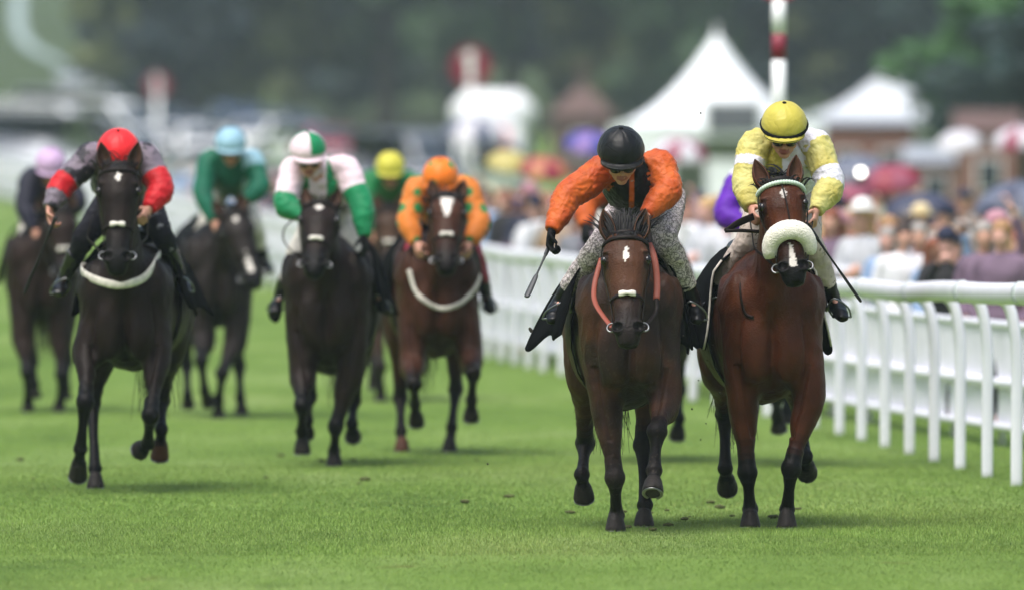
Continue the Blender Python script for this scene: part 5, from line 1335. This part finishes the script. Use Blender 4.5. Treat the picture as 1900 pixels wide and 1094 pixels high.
# ------------------------------------------------------------------ spectators
M['cskin'] = [mat("spectator_skin", lin(206, 158, 138), .55), mat("spectator_skin_pink", lin(214, 164, 150), .55), mat("spectator_skin_brown", lin(132, 92, 72), .55)]
def spec_proto(seed, pose, female):
    r = random.Random(seed); o = empty("person", (0, 0, 0)); H = 1.0
    hd = V((0, -.02, 1.60)); F = V((0, -1, 0)); U = V((0, 0, 1))
    sh = .19 if not female else .165
    arms = {'down': ((V((-sh - .07, .02, 1.13)), V((-sh - .03, -.08, .88))), (V((sh + .07, .02, 1.13)), V((sh + .03, -.08, .88)))),
            'phone': ((V((-sh - .06, -.10, 1.18)), V((-.06, -.30, 1.45))), (V((sh + .06, -.10, 1.18)), V((.08, -.30, 1.45)))),
            'fold': ((V((-sh - .06, -.02, 1.15)), V((-.02, -.24, 1.16))), (V((sh + .06, -.02, 1.15)), V((.03, -.25, 1.12)))),
            'wave': ((V((-sh - .06, .02, 1.14)), V((-sh, -.12, .92))), (V((sh + .16, -.06, 1.5)), V((sh + .10, -.14, 1.78)))),
            'hold': ((V((-sh - .06, .02, 1.14)), V((-sh, -.12, .92))), (V((sh + .09, -.06, 1.18)), V((sh + .02, -.24, 1.35))))}[pose]
    def core(mb, k, arms_=True, legs=True, torso=True, skirt=False):
        if torso: tube(mb, [(0, .01, .86), (0, .0, 1.02), (0, .01, 1.25), (0, .01, 1.38), (0, .0, 1.47)], [(.165 * k, .12 * k), (.145 * k, .105 * k), (sh * .98 * k, .12 * k), (sh * .9 * k, .10 * k), (.06 * k, .055 * k)], 'a', seg=16)
        if arms_:
            for s_, (el, wr) in zip((-1, 1), arms): tube(mb, [(s_ * .10, .01, 1.39), (s_ * sh, .01, 1.37), tuple(el), tuple(wr)], [.05 * k, .058 * k, .045 * k, .034 * k], 'a', ref=(0, 1, .1), seg=10)
        if legs:
            for s_ in (-1, 1): tube(mb, [(s_ * .085, .01, .92), (s_ * .095, 0, .5), (s_ * .10, .02, .08)], [.095 * k, .065 * k, .045 * k], 'a', seg=10)
    mb = MB(); head_shape(mb, hd + V((0, 0, .03)), U, F, 1.0); tube(mb, [(0, .01, 1.40), (0, 0, 1.55)], [.05, .05], 'skin'); core(mb, .8)
    for s_, (el, wr) in zip((-1, 1), arms): hand(mb, wr, (wr - el).normalized(), V((-s_, -.3, 0)), -s_, 40)
    for s_ in (-1, 1): tube(mb, [(s_ * .10, .02, .08), (s_ * .10, -.08, .035), (s_ * .105, -.17, .03)], [.035, .035, .025], 'skin', seg=8)
    me, tg = remesh(mb, .016, 2); link("body", me, M['cskin'][0], o)
    mb = MB(); core(mb, 1.15, legs=False)
    if female: tube(mb, [(0, .01, .98), (0, .01, .75), (0, .01, .52)], [(.17, .13), (.20, .17), (.22, .19)], 'a', seg=16)
    else: tube(mb, [(0, .01, .95), (0, .01, .80)], [(.185, .14), (.18, .14)], 'a', seg=16)
    me, tg = remesh(mb, .018, 2)
    displace(me, lambda i, c: .010 * noise.noise(c * 9 + V((seed, 0, 0))))
    link("coat", me, mat_coat0, o)
    mb = MB(); core(mb, 1.14, torso=False, arms_=False); me, tg = remesh(mb, .022, 2); link("trousers", me, mat_leg0, o)
    mb = MB(); hc = hd + V((0, .012, .065))
    ball(mb, hc, (.088, .105, .085), 'h')
    if female: tube(mb, [tuple(hc + V((0, .04, .02))), (0, .06, 1.50), (0, .07, 1.38)], [(.09, .06), (.10, .05), (.08, .03)], 'h')
    me, tg = remesh(mb, .016, 1); hair = link("hair", me, mat_hair0, o)
    return o
mat_coat0 = mat("coat_0", lin(30, 34, 48), .8); mat_leg0 = mat("trousers_0", lin(34, 36, 46), .8); mat_hair0 = mat("hair_0", lin(50, 36, 28), .6)
def hat(o, kind, m):
    mb = MB(); c = V((0, -.005, 1.695))
    if kind == 'brim':
        tube(mb, [c + V((0, 0, -.012)), c + V((0, 0, .0)), c + V((0, 0, .006))], [(.16, .18), (.165, .185), (.10, .12)], seg=18, sub=1); ball(mb, c + V((0, 0, .03)), (.095, .11, .08))
    else:
        ball(mb, c + V((0, .01, .015)), (.098, .115, .085)); ball(mb, c + V((0, -.10, .0)), (.07, .07, .014))
    return build(mb, "hat", m, o)
coats = {'navy': (30, 36, 58), 'black': (26, 26, 30), 'pale pink': (222, 186, 190), 'cream': (224, 214, 196), 'white': (226, 226, 230), 'beige': (188, 160, 132), 'dusky rose': (164, 118, 116), 'grey': (120, 122, 130), 'burgundy': (96, 34, 56), 'sky blue': (140, 164, 198), 'light grey': (190, 192, 198), 'mauve': (112, 92, 112)}
hairs = {'blond': (196, 160, 110), 'dark brown': (46, 32, 26), 'grey': (150, 144, 140), 'auburn': (128, 70, 44), 'black': (20, 18, 18), 'sandy': (160, 122, 84)}
hats = {'': None, 'straw brimmed hat': ('brim', (214, 196, 156)), 'navy cap': ('cap', (28, 34, 60)), 'white brimmed hat': ('brim', (232, 230, 228)), 'pink brimmed hat': ('brim', (176, 130, 142))}
cm = {k: mat("coat_" + k.replace(' ', '_'), lin(*v), .8, noise_amt=.12, noise_scale=6) for k, v in coats.items()}
hm = {k: mat("hair_" + k.replace(' ', '_'), lin(*v), .6, noise_amt=.2, noise_scale=30) for k, v in hairs.items()}
htm = {k: mat("hat_" + k.replace(' ', '_'), lin(*v[1]), .8) for k, v in hats.items() if v}
pr_s = [spec_proto(i, p, f) for i, (p, f) in enumerate((('down', False), ('phone', False), ('fold', True), ('wave', True), ('hold', False), ('phone', True), ('fold', False), ('down', True)))]
rs = random.Random(21); combos = [(c, h, t) for c in coats for h in hairs for t in hats if not (t == 'navy cap' and h == 'grey')]; combos = [q for q in combos if not q[2] or rs.random() < .06 or q[2] == 'navy cap' and rs.random() < .3]; rs.shuffle(combos); combos += [q + ('x',) for q in combos]
pfirst = [True] * len(pr_s); poses = ["arms down", "holding a phone up", "arms folded", "one arm raised", "one hand lifted", "holding a phone up", "arms folded", "arms down"]
people = []
for Y0_, n_, off0 in ((84, 9, .9), (86, 9, 1.6), (89, 10, 2.3), (93, 10, .8), (97, 10, 1.7), (101, 10, .8), (106, 9, 1.8), (112, 9, .8), (119, 9, 1.5)):
    pass
def place_people(Ya, Yb_, rows, spacing, pxlim):
    y = Ya
    while y < Yb_:
        for r_ in range(rows):
            if rs.random() < .10: continue
            yy = y + rs.uniform(-.3, .3) * spacing; x = interp(SHEET, yy) + .55 + r_ * .62 + rs.uniform(-.15, .15); px = 950 + x * FPX / yy
            if px > pxlim + 60: continue
            people.append((x, yy))
        y += spacing
yy = 92.5
while yy < 140:
    xa, xb = max(pix(1225, 0, yy).x, interp(SHEET, yy) + 1.0), pix(1960, 0, yy).x; x = xa
    while x < xb:
        if rs.random() > .04: people.append((x + rs.uniform(-.1, .1), yy + rs.uniform(-.5, .5)))
        x += .46
    yy += 1.5 if yy < 112 else 3.6
place_people(116, 150, 4, 2.1, 1230); place_people(150, 200, 3, 4.5, 1930); place_people(205, 300, 2, 9, 1930)
for i, (x, Y) in enumerate(people):
    k = rs.randrange(len(pr_s)); c, h, t = combos[i % len(combos)][:3]; base = pr_s[k]
    if pfirst[k]: o = base; pfirst[k] = False; todo = True
    else: o = copy_tree(base)
    for ch in o.children:
        n0 = ch.name.split('.')[0]; slt = ch.material_slots[0]; slt.link = 'OBJECT'
        slt.material = cm[c] if n0 == 'coat' else hm[h] if n0 == 'hair' else M['cskin'][rs.choices([0, 1, 2], [5, 5, 1])[0]] if n0 == 'body' else mat_leg0
    o.location = (x, Y, terrain(x, Y)); s = rs.uniform(.84, .99) if Y > 112 else rs.uniform(.80, .97); o.scale = (s, s, s); o.rotation_euler = (0, 0, R(rs.uniform(-50, 30)))
    if t: people[i] = (x, Y, o, t)
    where = "in the front rows of the crowd" if Y < 98 else "in the crowd behind the barrier" if Y < 128 else "far down the barrier" if Y < 205 else "at the crowd's distant end"
    tag(o, f"{h.replace(' ', '-')}-haired spectator in {c} coat{' and ' + t if t else ''} {'in the front rows' if t and Y < 106 else where}", "spectator", "spectators behind the white barrier")
for q in people:
    if len(q) == 4: hat(q[2], hats[q[3]][0], htm[q[3]])

M['flash'] = bpy.data.materials.new("flash"); M['flash'].use_nodes = True; M['flash'].node_tree.nodes["Principled BSDF"].inputs["Emission Color"].default_value = (1, .93, .84, 1); M['flash'].node_tree.nodes["Principled BSDF"].inputs["Emission Strength"].default_value = 4.0
for px, py, Y, lb in ((1597, 328, 128, "camera with its flash lit beside the elbow of the yellow jockey"), (1263, 458, 122, "camera with its flash lit low between the two leading horses")):
    p = pix(px, py, Y); o = empty("camera", p, lb, "camera", "cameras flashing in the crowd")
    q = MB(); box(q, (0, .05, -.03), (.13, .06, .09), bev=.012); build(q, "camera_body", M['tyre'], o)
    q = MB(); tube(q, [(0, .02, -.035), (0, -.05, -.035)], [.032, .034], ref=(1, 0, 0), seg=14, sub=1); build(q, "lens", M['glass'], o)
    q = MB(); ball(q, (0, -.0, .045), (.034, .02, .034)); build(q, "flash_unit", M['flash'], o)

# ------------------------------------------------------------------ umbrellas
def umbrella(x, Y, z, m1, m2, label, r=.55, tilt=(0, 0)):
    o = empty("umbrella", (x, Y, z), label, "umbrella", "umbrellas held up in the crowd"); o.rotation_euler = (R(tilt[0]), R(tilt[1]), 0)
    n = 8; mb = [MB(), MB()]; rings = 7
    for g_ in range(n):
        vs = []
        for j in range(rings + 1):
            t = j / rings
            for k in range(5):
                a = 2 * math.pi * (g_ + k / 4) / n; sag = 1 - .06 * math.sin(math.pi * k / 4) * t
                vs.append((r * math.sin(t * 1.45) / math.sin(1.45) * sag * math.cos(a), r * math.sin(t * 1.45) / math.sin(1.45) * sag * math.sin(a), .62 * r * (math.cos(t * 1.45) - math.cos(1.45)) - .02 * math.sin(math.pi * k / 4) * t))
        fs = [(j * 5 + k, j * 5 + k + 1, (j + 1) * 5 + k + 1, (j + 1) * 5 + k) for j in range(rings) for k in range(4)]
        mb[g_ % 2].add(vs, fs)
    cn = build(mb[0], "canopy", m1, o); build(mb[1], "canopy_panels", m2, o)
    for g_ in range(n):
        a = 2 * math.pi * g_ / n; q = MB(); tube(q, [(r * math.sin(t * 1.45) / math.sin(1.45) * math.cos(a), r * math.sin(t * 1.45) / math.sin(1.45) * math.sin(a), .62 * r * (math.cos(t * 1.45) - math.cos(1.45)) - .006) for t in (0, .35, .7, 1)], [.004] * 4, seg=5, sub=2); build(q, "rib", M['metal'], cn)
    q = MB(); tube(q, [(0, 0, .66 * r), (0, 0, -.7)], [.008, .008], seg=8, sub=1); build(q, "shaft", M['metal'], o)
    q = MB(); tube(q, [(0, 0, -.68), (0, 0, -.80), (.02, 0, -.84), (.06, 0, -.84), (.08, 0, -.79)], [.014] * 5, seg=8); build(q, "handle", M['leather'], o)
um = {'navy': lin(52, 56, 78), 'pink': lin(134, 62, 84), 'red': lin(132, 34, 54), 'white': lin(196, 194, 202), 'yellow': lin(176, 164, 96), 'blue': lin(60, 64, 140), 'violet': lin(120, 92, 158), 'slate': lin(92, 98, 116), 'orange': lin(170, 106, 70)}
umm = {k: mat("umbrella_" + k, v, .55) for k, v in um.items()}
for px, py, Y, a, b, r, lb in ((1705, 400, 120, 'navy', 'navy', .40, "large navy umbrella above the crowd right of the yellow jockey"), (1655, 338, 132, 'pink', 'red', .34, "pink and red umbrella behind the large navy one"),
                               (1576, 365, 126, 'pink', 'pink', .22, "small pink umbrella beside the elbow of the yellow jockey"), (1890, 385, 120, 'slate', 'navy', .46, "slate and navy umbrella at the right edge of the crowd"),
                               (1590, 325, 150, 'slate', 'slate', .42, "slate umbrella below the brick building"), (1095, 272, 150, 'blue', 'violet', .34, "blue and violet umbrella just left of the black cap"),
                               (1262, 286, 150, 'white', 'pink', .36, "white and pink umbrella right of the black cap"), (945, 306, 150, 'yellow', 'yellow', .30, "yellow umbrella right of the orange spotted cap"),
                               (1010, 318, 146, 'red', 'orange', .32, "red and orange umbrella left of the outstretched orange sleeve"), (1780, 268, 170, 'white', 'white', .34, "small white umbrella in front of the brick hut"),
                               (990, 395, 140, 'blue', 'blue', .32, "low blue umbrella left of the outstretched orange sleeve"), (880, 250, 190, 'slate', 'white', .5, "grey and white umbrella under the lorry"), (1890, 262, 150, 'white', 'pink', .34, "white and pink umbrella high at the right edge")):
    p = pix(px, py, Y); umbrella(p.x, Y, p.z, umm[a], umm[b], lb, r, (18, -6 if px > 1500 else 8))

# ------------------------------------------------------------------ damp air
mb = MB(); box(mb, (0, 440, 59), (1700, 920, 122)); hz = build(mb, "haze", None, None, False); tag(hz, "thin damp haze over the far trees", "haze", kind="stuff")
m = bpy.data.materials.new("haze"); m.use_nodes = True; t = m.node_tree; t.nodes.remove(t.nodes["Principled BSDF"])
pv = t.nodes.new("ShaderNodeVolumePrincipled"); pv.inputs["Color"].default_value = (.72, .84, .98, 1); pv.inputs["Density"].default_value = .0002
t.links.new(pv.outputs[0], t.nodes["Material Output"].inputs["Volume"]); hz.data.materials.append(m)
print("NPEOPLE", len(people), "NTREES", len(spots))
